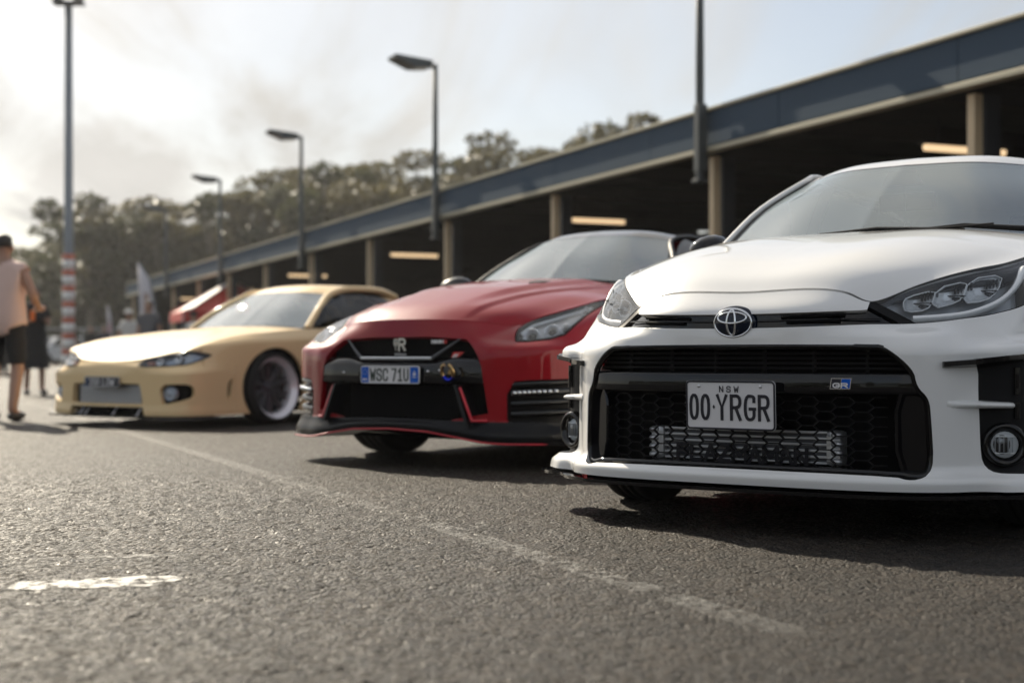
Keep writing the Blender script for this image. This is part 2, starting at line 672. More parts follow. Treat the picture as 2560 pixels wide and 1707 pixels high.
def sdf(poly, x, y):
    """signed distance, negative inside"""
    P = np.asarray(poly, float)
    n = len(P)
    d = np.full(len(x), 1e9)
    ins = np.zeros(len(x), bool)
    for i in range(n):
        ax, ay = P[i]
        bx, by = P[(i + 1) % n]
        ex, ey = bx - ax, by - ay
        wx, wy = x - ax, y - ay
        t = np.clip((wx * ex + wy * ey) / (ex * ex + ey * ey + 1e-18), 0, 1)
        d = np.minimum(d, (wx - ex * t)**2 + (wy - ey * t)**2)
        c = (ay > y) != (by > y)
        with np.errstate(divide='ignore', invalid='ignore'):
            xi = ax + (y - ay) * ex / (ey if abs(ey) > 1e-12 else 1e-12)
        ins ^= c & (x < xi)
    d = np.sqrt(d)
    return np.where(ins, -d, d)


def clip(V, N, F, d):
    """keep d > 0, cutting triangles along d = 0"""
    d = np.where(np.abs(d) < 1e-7, 1e-7, d)
    pos = d > 0
    c = pos[F].sum(1)
    out = [F[c == 3]]
    newV, newN, keyidx = [], [], {}
    base = len(V)

    def cutv(a, b):
        k = (a, b) if a < b else (b, a)
        if k in keyidx:
            return keyidx[k]
        t = d[a] / (d[a] - d[b])
        newV.append(V[a] * (1 - t) + V[b] * t)
        n = N[a] * (1 - t) + N[b] * t
        newN.append(n / (np.linalg.norm(n) + 1e-12))
        keyidx[k] = base + len(newV) - 1
        return keyidx[k]
    extra = []
    for tri in F[c == 1]:
        while not pos[tri[0]]:
            tri = np.roll(tri, -1)
        a, b, e = (int(q) for q in tri)
        extra.append((a, cutv(a, b), cutv(a, e)))
    for tri in F[c == 2]:
        while pos[tri[0]]:
            tri = np.roll(tri, -1)
        a, b, e = (int(q) for q in tri)
        p, q = cutv(a, b), cutv(a, e)
        extra += [(p, b, e), (p, e, q)]
    if extra:
        out.append(np.array(extra, int))
    F2 = np.vstack(out) if out else np.zeros((0, 3), int)
    if newV:
        V = np.vstack([V, newV])
        N = np.vstack([N, newN])
    used = np.unique(F2)
    mp_ = np.full(len(V), -1)
    mp_[used] = np.arange(len(used))
    return V[used], N[used], mp_[F2]


def boundary(F):
    E = np.vstack([F[:, [0, 1]], F[:, [1, 2]], F[:, [2, 0]]])
    key = np.sort(E, 1)
    k = key[:, 0].astype(np.int64) * (F.max() + 1) + key[:, 1]
    u, inv, cnt = np.unique(k, return_inverse=True, return_counts=True)
    return E[cnt[inv] == 1]


def panel(skin, name, keep, m, parent, depth=0.025, mode='merge', offset=0.0, flange_mat=None, lean=0.0):
    """cut a panel out of a half skin, turn its edges inwards and mirror it.
    merge: one mesh over both sides; sides: two objects; left / right: one side only"""
    d = keep[0]
    for k in keep[1:]:
        d = np.minimum(d, k)
    V, N, F = clip(skin.V, skin.N, skin.F, d)
    if len(F) == 0:
        return []
    V = V + N * offset
    nface = len(F)
    if depth > 0:
        E = boundary(F)
        E = E[~((np.abs(V[E[:, 0], 0]) < 1e-4) & (np.abs(V[E[:, 1], 0]) < 1e-4))]
        ids = np.unique(E)
        mp_ = {int(i): k for k, i in enumerate(ids)}
        b0 = len(V)
        n = len(ids)
        V = np.vstack([V, V[ids], V[ids] - N[ids] * depth])
        N = np.vstack([N, N[ids], N[ids]])
        ia = np.array([mp_[int(i)] for i in E[:, 0]])
        ib = np.array([mp_[int(i)] for i in E[:, 1]])
        F = np.vstack([F, np.c_[b0 + ib, b0 + ia, b0 + n + ia], np.c_[b0 + ib, b0 + n + ia, b0 + n + ib]])
    M = V * np.array([-1, 1, 1])
    FM = F[:, ::-1]
    res = []
    if mode == 'merge':
        c = np.abs(V[:, 0]) < 1e-4
        V[c, 0] = 0
        mp2 = np.where(c, np.arange(len(V)), len(V) + np.cumsum(~c) - 1)
        VV = np.vstack([V, M[~c]])
        FF = np.vstack([F, mp2[FM]])
        res.append(mesh_obj(name, VV, FF, m, parent))
    else:
        if mode in ('sides', 'right'):
            res.append(mesh_obj(name, V, F, m, parent))
        if mode in ('sides', 'left'):
            res.append(mesh_obj(name, M, FM, m, parent))
    return res


def surf_y(skin, x, z, ymax=1.0):
    """depth of the skin at front view position (|x|, z), by inverse distance of near vertices"""
    d2 = (skin.X - abs(x))**2 + (skin.Z - z)**2 + np.where(skin.Y > ymax, 1e6, 0)
    k = np.argsort(d2)[:6]
    w = 1 / (d2[k] + 1e-8)
    return float(np.sum(skin.Y[k] * w) / np.sum(w))


def surf_frame(skin, x, z, ymax=1.0):
    d2 = (skin.X - abs(x))**2 + (skin.Z - z)**2 + np.where(skin.Y > ymax, 1e6, 0)
    k = np.argsort(d2)[:12]
    n = skin.N[k].mean(0)
    n /= np.linalg.norm(n)
    s = 1 if x >= 0 else -1
    return Vector((x, surf_y(skin, x, z, ymax), z)), Vector((n[0] * s, n[1], n[2]))

# ================================================================== setting
def asphalt():
    m = bpy.data.materials.new('asphalt')
    m.use_nodes = True
    nt = m.node_tree
    N, L = nt.nodes, nt.links
    b = N['Principled BSDF']
    t = N.new('ShaderNodeTexCoord')
    def noise(s, d=6, r=0.6):
        n = N.new('ShaderNodeTexNoise')
        n.inputs['Scale'].default_value = s
        n.inputs['Detail'].default_value = d
        n.inputs['Roughness'].default_value = r
        L.new(t.outputs['Object'], n.inputs['Vector'])
        return n
    big, mid, fine = noise(0.6), noise(4.0), noise(40.0, 8, 0.7)
    vor = N.new('ShaderNodeTexVoronoi')
    vor.inputs['Scale'].default_value = 85
    L.new(t.outputs['Object'], vor.inputs['Vector'])
    vor2 = N.new('ShaderNodeTexVoronoi')
    vor2.inputs['Scale'].default_value = 24
    L.new(t.outputs['Object'], vor2.inputs['Vector'])
    r1 = N.new('ShaderNodeValToRGB')
    r1.color_ramp.elements[0].position, r1.color_ramp.elements[0].color = 0.3, (0.0115, 0.0090, 0.0068, 1)
    r1.color_ramp.elements[1].position, r1.color_ramp.elements[1].color = 0.75, (0.025, 0.0195, 0.0148, 1)
    L.new(big.outputs['Fac'], r1.inputs[0])
    # single pale stones
    r2 = N.new('ShaderNodeValToRGB')
    r2.color_ramp.elements[0].position, r2.color_ramp.elements[0].color = 0.15, (0.5, 0.5, 0.5, 1)
    r2.color_ramp.elements[1].position, r2.color_ramp.elements[1].color = 1.0, (2.6, 2.45, 2.25, 1)
    sepc = N.new('ShaderNodeSeparateColor')
    L.new(vor.outputs['Color'], sepc.inputs[0])
    L.new(sepc.outputs[0], r2.inputs[0])
    mx = N.new('ShaderNodeMix')
    mx.data_type = 'RGBA'
    mx.blend_type = 'MULTIPLY'
    mx.inputs['Factor'].default_value = 1
    L.new(r1.outputs[0], mx.inputs[6])
    L.new(r2.outputs[0], mx.inputs[7])
    r3 = N.new('ShaderNodeMapRange')
    r3.inputs['From Min'].default_value, r3.inputs['From Max'].default_value = 0.35, 0.7
    r3.inputs['To Min'].default_value, r3.inputs['To Max'].default_value = 0.55, 1.3
    L.new(mid.outputs['Fac'], r3.inputs['Value'])
    sc = N.new('ShaderNodeVectorMath')
    sc.operation = 'SCALE'
    L.new(mx.outputs[2], sc.inputs[0])
    L.new(r3.outputs[0], sc.inputs['Scale'])
    L.new(sc.outputs[0], b.inputs['Base Color'])
    b.inputs['Roughness'].default_value = 0.66
    b.inputs['Specular IOR Level'].default_value = 0.32
    def m2(op, a, c):
        n = N.new('ShaderNodeMath')
        n.operation = op
        for k, v in enumerate((a, c)):
            if isinstance(v, float):
                n.inputs[k].default_value = v
            else:
                L.new(v, n.inputs[k])
        return n.outputs[0]
    h = m2('ADD', m2('MULTIPLY', vor.outputs['Distance'], -0.6), m2('MULTIPLY', fine.outputs['Fac'], 0.9))
    h = m2('ADD', h, m2('MULTIPLY', vor2.outputs['Distance'], -0.3))
    # polished stones glint, tar between them stays dull
    rr_ = N.new('ShaderNodeMapRange')
    rr_.inputs['To Min'].default_value, rr_.inputs['To Max'].default_value = 0.30, 0.85
    L.new(sepc.outputs[1], rr_.inputs['Value'])
    L.new(rr_.outputs[0], b.inputs['Roughness'])
    bp = N.new('ShaderNodeBump')
    bp.inputs['Strength'].default_value = 1.0
    bp.inputs['Distance'].default_value = 0.022
    L.new(h, bp.inputs['Height'])
    L.new(bp.outputs[0], b.inputs['Normal'])
    return m


M_ASPH = asphalt()
ground = mesh_obj('ground', [(-600, -400, 0), (600, -400, 0), (600, 1200, 0), (-600, 1200, 0)], [(0, 1, 2, 3)], M_ASPH, smooth=False)
tag(ground, kind='structure')


def smooth_noise(shape, n, seed):
    r_ = np.random.default_rng(seed)
    a = r_.normal(size=shape)
    for _ in range(n):
        a = (a + np.roll(a, 1, 0) + np.roll(a, -1, 0)) / 3
        a = (a + np.roll(a, 1, 1) + np.roll(a, -1, 1)) / 3
    return a / a.std()


# near ground with the real relief of the stones, laid over the flat sheet
gx, gy_ = np.arange(-2.9, 2.75, 0.0105), np.arange(2.35, 7.6, 0.0125)
XX, YY = np.meshgrid(gx, gy_, indexing='ij')
hh = smooth_noise(XX.shape, 1, 1) * 0.0014 + smooth_noise(XX.shape, 4, 2) * 0.0013 + smooth_noise(XX.shape, 40, 3) * 0.0012
hh -= 0.0032 * (smooth_noise(XX.shape, 2, 4) > 1.55)
edge = np.minimum.reduce([(XX - gx[0]) / .3, (gx[-1] - XX) / .3, (YY - gy_[0]) / .2, (gy_[-1] - YY) / 1.0]).clip(0, 1)
ZZ = np.maximum(0.0012, 0.0055 + hh * edge) * np.clip(edge * 6, 0, 1) - 0.002 * (edge < 0.01)
nx_, ny_ = XX.shape
id0 = np.arange(nx_ * ny_).reshape(nx_, ny_)
quads = np.c_[id0[:-1, :-1].ravel(), id0[1:, :-1].ravel(), id0[1:, 1:].ravel(), id0[:-1, 1:].ravel()]
near_ground = mesh_obj('ground_relief', np.c_[XX.ravel(), YY.ravel(), ZZ.ravel()], quads, M_ASPH, smooth=True)
tag(near_ground, kind='structure')


def worn_paint(name, cover=0.45, scale=22.0, alpha=0.85):
    m = mat(name, (0.62, 0.61, 0.57), 0.6, var=0.12, vscale=14)
    nt = m.node_tree
    b = nt.nodes['Principled BSDF']
    out = [n for n in nt.nodes if n.type == 'OUTPUT_MATERIAL'][0]
    t = nt.nodes.new('ShaderNodeTexCoord')
    n = nt.nodes.new('ShaderNodeTexNoise')
    n.inputs['Scale'].default_value = scale
    n.inputs['Detail'].default_value = 9
    n.inputs['Roughness'].default_value = 0.72
    nt.links.new(t.outputs['Object'], n.inputs['Vector'])
    mr = nt.nodes.new('ShaderNodeMapRange')
    mr.inputs['From Min'].default_value = cover
    mr.inputs['From Max'].default_value = cover + 0.16
    mr.inputs['To Max'].default_value = alpha
    nt.links.new(n.outputs['Fac'], mr.inputs['Value'])
    tr = nt.nodes.new('ShaderNodeBsdfTransparent')
    mx = nt.nodes.new('ShaderNodeMixShader')
    nt.links.new(mr.outputs[0], mx.inputs[0])
    nt.links.new(tr.outputs[0], mx.inputs[1])
    nt.links.new(b.outputs[0], mx.inputs[2])
    nt.links.new(mx.outputs[0], out.inputs[0])
    return m


def ragged(poly, amp, n, seed):
    r_ = random.Random(seed)
    P = []
    for i in range(len(poly)):
        a, b = np.array(poly[i]), np.array(poly[(i + 1) % len(poly)])
        for k in range(n):
            p = a + (b - a) * k / n
            P.append((p[0] + r_.uniform(-amp, amp), p[1] + r_.uniform(-amp, amp)))
    return P


d_line = Vector((-0.4110, 0.9116, 0))
n_line = Vector((0.9116, 0.4110, 0))
p_line = Vector((-0.455, 5.39, 0.0062))
L_V, L_F = [], []
for k in range(61):
    t = -2.6 + k * 0.5
    wdt = 0.05
    for s in (-1, 1):
        q = p_line + d_line * t + n_line * (s * wdt + 0.004 * math.sin(k * 1.7 + s))
        L_V.append(tuple(q))
    if k:
        L_F.append((2 * k - 2, 2 * k - 1, 2 * k + 1, 2 * k))
M_LINE = worn_paint('line_paint', 0.43, 44.0, 0.28)
_nt = M_LINE.node_tree                          # worn away where the cars turn in
_mx = [n for n in _nt.nodes if n.type == 'MIX_SHADER'][0]
_f = _mx.inputs[0].links[0].from_socket
_tc = _nt.nodes.new('ShaderNodeTexCoord')
_sp = _nt.nodes.new('ShaderNodeSeparateXYZ')
_mr = _nt.nodes.new('ShaderNodeMapRange')
_mr.inputs['From Min'].default_value, _mr.inputs['From Max'].default_value = 2.7, 3.5
_mr.inputs['To Min'].default_value = 0.0
_mu = _nt.nodes.new('ShaderNodeMath')
_mu.operation = 'MULTIPLY'
_nt.links.new(_tc.outputs['Object'], _sp.inputs[0])
_nt.links.new(_sp.outputs[1], _mr.inputs['Value'])
_nt.links.new(_mr.outputs[0], _mu.inputs[0])
_nt.links.new(_f, _mu.inputs[1])
_nt.links.new(_mu.outputs[0], _mx.inputs[0])
bay_line = mesh_obj('parking_line', L_V, L_F, M_LINE, smooth=False)
tag(bay_line, kind='structure')
patchP = ragged([(-1.33, 3.60), (-0.95, 3.66), (-0.87, 3.80), (-1.02, 3.84), (-1.30, 3.72)], 0.02, 6, 3)
o = mesh_obj('paint_patch', [(x, y, 0.0068) for x, y in patchP], [list(range(len(patchP)))], worn_paint('patch_paint', 0.39, 26.0, 0.85), smooth=False)
tag(o, kind='structure')
patchP = ragged([(-1.28, 4.16), (-1.0, 4.18), (-0.98, 4.25), (-1.2, 4.25)], 0.012, 5, 5)
o = mesh_obj('paint_patch', [(x, y, 0.0068) for x, y in patchP], [list(range(len(patchP)))], worn_paint('patch_paint', 0.46, 20.0, 0.6), smooth=False)
tag(o, kind='structure')

# ---------------------------------------------------------------- open shed with fascia
TH = math.atan(1552 / 3556.0)
B_N = Vector((math.cos(TH), math.sin(TH), 0))
B_D = Vector((-math.sin(TH), math.cos(TH), 0))
BD = 9.5
HB, HT = 3.20, 3.69


def bp_(z_depth, d, h):
    """point of the shed: view depth along the front line, d metres behind the fascia, height"""
    t = (z_depth - BD * math.sin(TH)) / math.cos(TH)
    return B_N * (BD + d) + B_D * t + Vector((0, 0, h))


RZ_B = math.atan2(B_D.y, B_D.x)
M_BROT = Matrix.Rotation(RZ_B, 4, 'Z')          # local x along the shed, local y = towards the car park
M_FASC = mat('fascia_blue_grey', (0.054, 0.085, 0.125), 0.75, spec=0.15, var=0.08, vscale=1.5)
M_BEIGE = mat('beige_paint', (0.68, 0.54, 0.35), 0.55, var=0.08, vscale=3)
M_TRIM = mat('trim_beige', (0.46, 0.43, 0.32), 0.5, var=0.08, vscale=2)
M_DARKST = mat('dark_steel', (0.025, 0.028, 0.036), 0.5, var=0.2, vscale=4)
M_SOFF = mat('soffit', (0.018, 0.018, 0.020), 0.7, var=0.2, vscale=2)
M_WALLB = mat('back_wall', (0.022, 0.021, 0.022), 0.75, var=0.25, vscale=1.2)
M_TUBE = mat('lit_tube', (0.9, 0.85, 0.7), 0.4, emit=(1.0, 0.70, 0.40), estr=0.62)
Z_END = 62.7
shed = empty('open_shed', bp_(20, 0, 0), 0)
tag(shed, 'long open vehicle shed with blue grey fascia and beige columns behind the cars', 'building')
W2S = Matrix.Translation(-shed.location)


def shed_part(name, m, build):
    mb = MB()
    build(mb)
    mb.v = [tuple(W2S @ Vector(p)) for p in mb.v]
    return mb.build(name, m, shed)


LPAN = 7.15                                  # fascia panels between the open joints
t_end = (Z_END - BD * math.sin(TH)) / math.cos(TH)
# joints seen at px 2395, 2031, 1537 ... -> every 1.5 columns
def t_of(zd):
    return (zd - BD * math.sin(TH)) / math.cos(TH)


tj = t_of(36863 / (2395 + 272.0))
joints = []
t = tj - 3 * 3.05
while t < t_end - 0.5:
    joints.append(t)
    t += 3.05
joints.append(t_end)
for a, b_ in zip(joints[:-1], joints[1:]):
    def bld(mb, a=a, b_=b_):
        c = B_N * (BD + 0.03) + B_D * ((a + b_) / 2) + Vector((0, 0, (HB + HT) / 2 + 0.03))
        mb.box(c, (b_ - a - 0.012, 0.06, HT - HB - 0.06), M_BROT, 0.004)
    shed_part('fascia_panel', M_FASC, bld)
t0b, t1b = joints[0], t_end
tm, tl = (t0b + t1b) / 2, t1b - t0b
shed_part('gutter_trim', M_TRIM, lambda mb: mb.box(B_N * (BD + 0.02) + B_D * tm + Vector((0, 0, HB)), (tl, 0.14, 0.062), M_BROT, 0.01))
shed_part('roof_capping', M_TRIM, lambda mb: mb.box(B_N * (BD + 0.06) + B_D * tm + Vector((0, 0, HT + 0.022)), (tl, 0.2, 0.04), M_BROT, 0.008))
def roofb(mb):
    c = B_N * (BD + 3.9) + B_D * tm + Vector((0, 0, HT - 0.18))
    mb.box(c, (tl, 7.6, 0.05), M_BROT)
    k = t0b + 0.6
    while k < t1b:
        mb.box(B_N * (BD + 3.9) + B_D * k + Vector((0, 0, HT - 0.32)), (0.12, 7.5, 0.22), M_BROT)
        k += 2.385
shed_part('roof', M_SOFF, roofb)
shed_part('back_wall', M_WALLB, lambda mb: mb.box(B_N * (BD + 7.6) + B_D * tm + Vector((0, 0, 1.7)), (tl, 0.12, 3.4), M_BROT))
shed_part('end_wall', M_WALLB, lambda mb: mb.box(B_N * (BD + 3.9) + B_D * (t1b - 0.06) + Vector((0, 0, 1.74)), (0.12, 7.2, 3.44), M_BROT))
col_vals = [0.0003735 + 0.0001185 * k for k in range(-2, 12)]
for v in col_vals:
    zd = 36863 * v
    if zd < 4 or zd > Z_END - 0.2:
        continue
    c = bp_(zd, 0.16, 0)
    col = shed_part('column', M_BEIGE, lambda mb: mb.box(c + Vector((0, 0, HB / 2 - 0.03)), (0.105, 0.105, HB - 0.07), M_BROT, 0.006))
    mb = MB()
    c2 = bp_(zd, 0.34, 0)
    mb.box(W2S @ (c2 + Vector((0, 0, HB / 2 - 0.03))), (0.12, 0.18, HB - 0.07), M_BROT, 0.006)
    mb.build('steel_post', M_DARKST, shed)
for k in range(-1, 6):
    zd = 16.1 + 8.95 * k
    if zd < 5:
        continue
    def fit(mb, zd=zd):
        c = bp_(zd, 2.27, 3.065)
        mb.box(c + Vector((0, 0, 0.045)), (0.16, 1.32, 0.05), M_BROT, 0.008)
        for s in (-0.4, 0.4):
            mb.box(c + B_N * s + Vector((0, 0, 0.2)), (0.02, 0.02, 0.28), M_BROT)
    f = shed_part('light_fitting', M_DARKST, fit)
    mb = MB()
    c = bp_(zd, 2.27, 3.05)
    mb.tube([W2S @ (c - B_N * 0.6), W2S @ (c + B_N * 0.6)], 0.042, 10)
    tb = mb.build('lit_tube', M_TUBE, f)

# ---------------------------------------------------------------- lamp posts fixed to the shed front
M_POLE = mat('lamp_post_paint', (0.060, 0.070, 0.072), 0.5, var=0.15, vscale=5)
M_LENS = mat('lamp_lens', (0.55, 0.55, 0.52), 0.2, coat=0.5)


def lamp_post():
    root = empty('lamp_post')
    mb = MB()
    mb.lathe([(0.055, 2.78), (0.055, 4.2), (0.045, 6.06), (0.0, 6.07)], 14)
    mb.box((0, 0.0, 2.80), (0.15, 0.15, 0.05), None, 0.01)
    mb.build('pole', M_POLE, root)
    mb = MB()
    mb.box((0, 0.01, 3.34), (0.125, 0.13, 0.86), None, 0.012)
    mb.build('mounting_sleeve', M_POLE, root)
    mb = MB()
    mb.tube([(0, 0.02, 6.0), (0, -0.2, 6.03)], 0.035, 10)
    mb.build('arm', M_POLE, root)
    mb = MB()
    # tapered flat head pointing away from the shed
    V = [(-.15, -.10, 6.10), (.15, -.10, 6.10), (.23, -.86, 6.15), (-.23, -.86, 6.15), (-.15, -.10, 5.98), (.15, -.10, 5.98), (.23, -.48, 5.945), (-.23, -.48, 5.945), (.23, -.86, 6.10), (-.23, -.86, 6.10)]
    F = [(0, 1, 2, 3), (4, 7, 6, 5), (7, 9, 8, 6), (0, 4, 5, 1), (3, 2, 8, 9), (1, 5, 6, 2), (2, 6, 8), (0, 3, 7, 4), (3, 9, 7)]
    mb.add(V, F)
    hd = mb.build('lamp_head', M_POLE, root)
    mb = MB()
    mb.box((0, -.30, 5.95), (0.30, 0.26, 0.02), Matrix.Rotation(R(5), 4, 'X'), 0.004)
    mb.build('lens', M_LENS, hd)
    return root


LAMP_LAB = ['nearest lamp post above the white car, its head out of the picture', 'grey lamp post with flat head rising behind the red car',
            'grey lamp post above the roof of the yellow car', 'lamp post with flat head over the windscreen side of the yellow car, before the trees',
            'small far lamp post at the far end of the blue grey fascia']
proto = None
for k in range(5):
    zd = 36863 * (BD - 0.13) / BD * (0.000496 + 0.0002405 * k)
    if proto is None:
        proto = lamp_post()
        lp = proto
    else:
        lp = copy_tree(proto)
    lp.location = bp_(zd, -0.13, 0)
    lp.rotation_euler = (0, 0, math.atan2(B_N.y, B_N.x) - R(90))
    if k == 0:
        for ch in lp.children:
            pass
    tag(lp, LAMP_LAB[k], 'lamp post', 'lamp posts along the shed front')

# ---------------------------------------------------------------- floodlight mast with striped foot
M_MAST = mat('mast_galvanised', (0.20, 0.23, 0.26), 0.45, 0.3, var=0.1)
M_RED = mat('stripe_red', (0.55, 0.14, 0.08), 0.5, var=0.1)
M_WHT = mat('stripe_white', (0.75, 0.74, 0.72), 0.5, var=0.06)
mast = empty('floodlight_mast', (-14.03, 45, 0))
tag(mast, 'tall grey floodlight mast with a red and white striped foot, on the left', 'mast')
mb = MB()
mb.lathe([(0.15, 0.0), (0.145, 4.0), (0.115, 11.75), (0, 11.75)], 18)
mb.build('pole', M_MAST, mast)
mb = MB()
mb.box((0, 0, 11.72), (0.95, 0.5, 0.06), None, 0.01)
mb.box((-.32, 0, 11.92), (.22, .4, .3), None, 0.02)
mb.box((.32, 0, 11.92), (.22, .4, .3), None, 0.02)
mb.build('head_frame', M_DARKST, mast)
z = 3.79
k = 0
while z > 0.4:
    hgt = 0.325 if k % 2 else 0.175
    mb = MB()
    mb.lathe([(0.155, z - hgt), (0.19, z - hgt + 0.003), (0.19, z - 0.006), (0.155, z - 0.003)], 20)
    mb.build('stripe_band', M_WHT if k % 2 else M_RED, mast)
    z -= hgt
    k += 1

# ---------------------------------------------------------------- trees
def leaf_mat(name, c):
    m = bpy.data.materials.new(name)
    m.use_nodes = True
    nt = m.node_tree
    b = nt.nodes['Principled BSDF']
    g = nt.nodes.new('ShaderNodeObjectInfo')
    geo = nt.nodes.new('ShaderNodeNewGeometry')
    rp = nt.nodes.new('ShaderNodeMapRange')
    rp.inputs['To Min'].default_value, rp.inputs['To Max'].default_value = 0.6, 1.5
    nt.links.new(geo.outputs['Random Per Island'], rp.inputs['Value'])
    sc = nt.nodes.new('ShaderNodeVectorMath')
    sc.operation = 'SCALE'
    sc.inputs[0].default_value = c
    nt.links.new(rp.outputs[0], sc.inputs['Scale'])
    nt.links.new(sc.outputs[0], b.inputs['Base Color'])
    b.inputs['Roughness'].default_value = 0.45
    tl_ = nt.nodes.new('ShaderNodeBsdfTranslucent')
    nt.links.new(sc.outputs[0], tl_.inputs[0])
    mx = nt.nodes.new('ShaderNodeMixShader')
    mx.inputs[0].default_value = 0.35
    out = [n for n in nt.nodes if n.type == 'OUTPUT_MATERIAL'][0]
    nt.links.new(b.outputs[0], mx.inputs[1])
    nt.links.new(tl_.outputs[0], mx.inputs[2])
    nt.links.new(mx.outputs[0], out.inputs[0])
    return m


M_LEAF = [leaf_mat('leaf_grey_green', (0.115, 0.102, 0.046)), leaf_mat('leaf_olive', (0.125, 0.108, 0.048)), leaf_mat('leaf_dark', (0.075, 0.078, 0.036))]
M_BARK = mat('gum_bark', (0.22, 0.19, 0.155), 0.8, var=0.3, vscale=3)


def leaf_cloud(cent, rad, n, size, r_):
    """n leaf quads spread through ellipsoids"""
    k = r_.integers(0, len(cent), n)
    d = r_.normal(size=(n, 3))
    d /= np.linalg.norm(d, axis=1)[:, None]
    rr = r_.uniform(0.35, 1.05, n)[:, None]**0.6
    P = cent[k] + d * rr * rad[k]
    a = r_.normal(size=(n, 3))
    a /= np.linalg.norm(a, axis=1)[:, None]
    b = np.cross(a, r_.normal(size=(n, 3)))
    b /= np.linalg.norm(b, axis=1)[:, None] + 1e-9
    s = size * r_.uniform(0.6, 1.3, n)[:, None]
    q = np.stack([P - a * s, P + b * s * .45, P + a * s, P - b * s * .45], 1).reshape(-1, 3)
    F = np.arange(4 * n).reshape(n, 4)
    return q, F


def gum_tree(seed, h, w, leafm):
    r_ = np.random.default_rng(seed)
    root = empty('gum_tree')
    nc = 26
    ang = r_.uniform(0, 2 * math.pi, nc)
    rr = w * np.sqrt(r_.uniform(0.0, 1, nc))
    zz = h * (1.0 - 0.62 * r_.uniform(0, 1, nc)**1.1 - 0.16 * (rr / w)**2) - 0.06 * h
    cent = np.c_[rr * np.cos(ang), rr * np.sin(ang), zz]
    cent = np.vstack([cent, [[0, 0, h * .93]]])
    rad = np.c_[r_.uniform(.22, .42, nc + 1) * w, r_.uniform(.22, .42, nc + 1) * w, r_.uniform(.045, .085, nc + 1) * h]
    q, F = leaf_cloud(cent, rad, 8200, 0.26, r_)
    mb = MB()
    fork = h * 0.42
    bend = r_.uniform(-.5, .5, 2)
    top = Vector((bend[0], bend[1], fork))
    mb.tube([(0, 0, 0), (bend[0] * .3, bend[1] * .3, fork * .5), top], [0.028 * h, 0.022 * h, 0.017 * h], 9)
    mb.build('trunk', M_BARK, root)
    mb = MB()
    for c in cent:
        c = Vector(c)
        mid = top.lerp(c, .55) + Vector((0, 0, -.05 * h)) + Vector(r_.uniform(-.3, .3, 3))
        mb.tube([top * 0.96, mid, c], [0.011 * h, 0.007 * h, 0.003 * h], 6)
    mb.build('limbs', M_BARK, root)
    mesh_obj('crown', q, F, leafm, root, smooth=False)
    return root


protos = [gum_tree(21, 15, 5.2, M_LEAF[0]), gum_tree(22, 15, 6.2, M_LEAF[1]), gum_tree(23, 15, 4.6, M_LEAF[2]), gum_tree(24, 15, 5.6, M_LEAF[0])]
TREES = [(28, 570, 118), (95, 585, 112), (205, 449, 96), (262, 478, 104), (340, 458, 98), (415, 470, 108), (482, 449, 101), (560, 462, 112), (640, 395, 102),
         (690, 388, 110), (745, 380, 96), (812, 392, 112), (872, 378, 102), (960, 348, 92), (1040, 372, 108), (1128, 314, 95), (1232, 345, 112), (1335, 330, 99), (1398, 290, 104), (1478, 272, 90)]
TLAB = ['far gum tree at the left edge behind the person in the pink singlet', 'low gum tree just left of the striped mast', 'tall gum tree just right of the striped mast',
        'gum tree second to the right of the striped mast', 'gum tree left of the smallest lamp post', 'gum tree just left of the lamp post above the yellow windscreen',
        'gum tree behind the lamp post above the yellow windscreen', 'gum tree between the two left lamp posts', 'tall gum tree touching the lamp head above the yellow roof',
        'gum tree behind the pole above the yellow roof', 'gum tree right of the lamp post above the yellow roof', 'lower gum tree midway between the yellow and red cars lamp posts',
        'gum tree left of the lamp post behind the red car by a gap', 'gum tree just left of the lamp post behind the red car', 'gum tree just right of the lamp post behind the red car',
        'tallest gum tree right of the lamp post behind the red car', 'gum tree rising over the fascia in the middle', 'gum tree over the fascia, third from the right',
        'gum tree over the fascia, second from the right', 'rightmost gum tree peeping over the fascia']
for i, (x, y, zd) in enumerate(TREES):
    o = protos[i] if i < 4 else copy_tree(protos[i % 4])
    H_ = 1.03 * (CAM_H + (888 - y * 1.0884) / 3556 * zd)
    o.location = ((x * 1.0884 - 1280) / 3556 * zd, zd, 0)
    sw = 1.0 if H_ > 9 else 0.8
    o.scale = (sw, sw, H_ / 15.0)
    o.rotation_euler = (0, 0, i * 1.9)
    tag(o, TLAB[i], 'tree', 'gum trees beyond the shed')
# undergrowth behind the trees
r_ = np.random.default_rng(5)
nC = 230
cx = r_.uniform(-60, 16, nC)
cent = np.c_[cx, r_.uniform(112, 134, nC), r_.uniform(1.0, 11.5, nC) * np.interp(cx, [-60, -41, -35, 16], [.45, .5, .8, 1.0])]
rad = np.c_[r_.uniform(2.2, 4, nC), r_.uniform(2, 3, nC), r_.uniform(1.4, 2.6, nC)]
q, F = leaf_cloud(cent, rad, 70000, 0.36, r_)
wood = mesh_obj('bushland', q, F, M_LEAF[2], None, smooth=False)
tag(wood, kind='stuff')

# the same bush closes the car park behind the camera (seen in the cars' reflections)
nC = 150
ang = r_.uniform(R(185), R(355), nC)
dist = r_.uniform(48, 62, nC)
cent = np.c_[np.cos(ang) * dist * 1.5, np.sin(ang) * dist, r_.uniform(0.8, 8.5, nC)]
rad = np.c_[r_.uniform(2.5, 5, nC), r_.uniform(2.5, 4, nC), r_.uniform(1.4, 2.8, nC)]
q, F = leaf_cloud(cent, rad, 30000, 0.5, r_)
wood2 = mesh_obj('bushland', q, F, M_LEAF[2], None, smooth=False)
tag(wood2, kind='stuff')

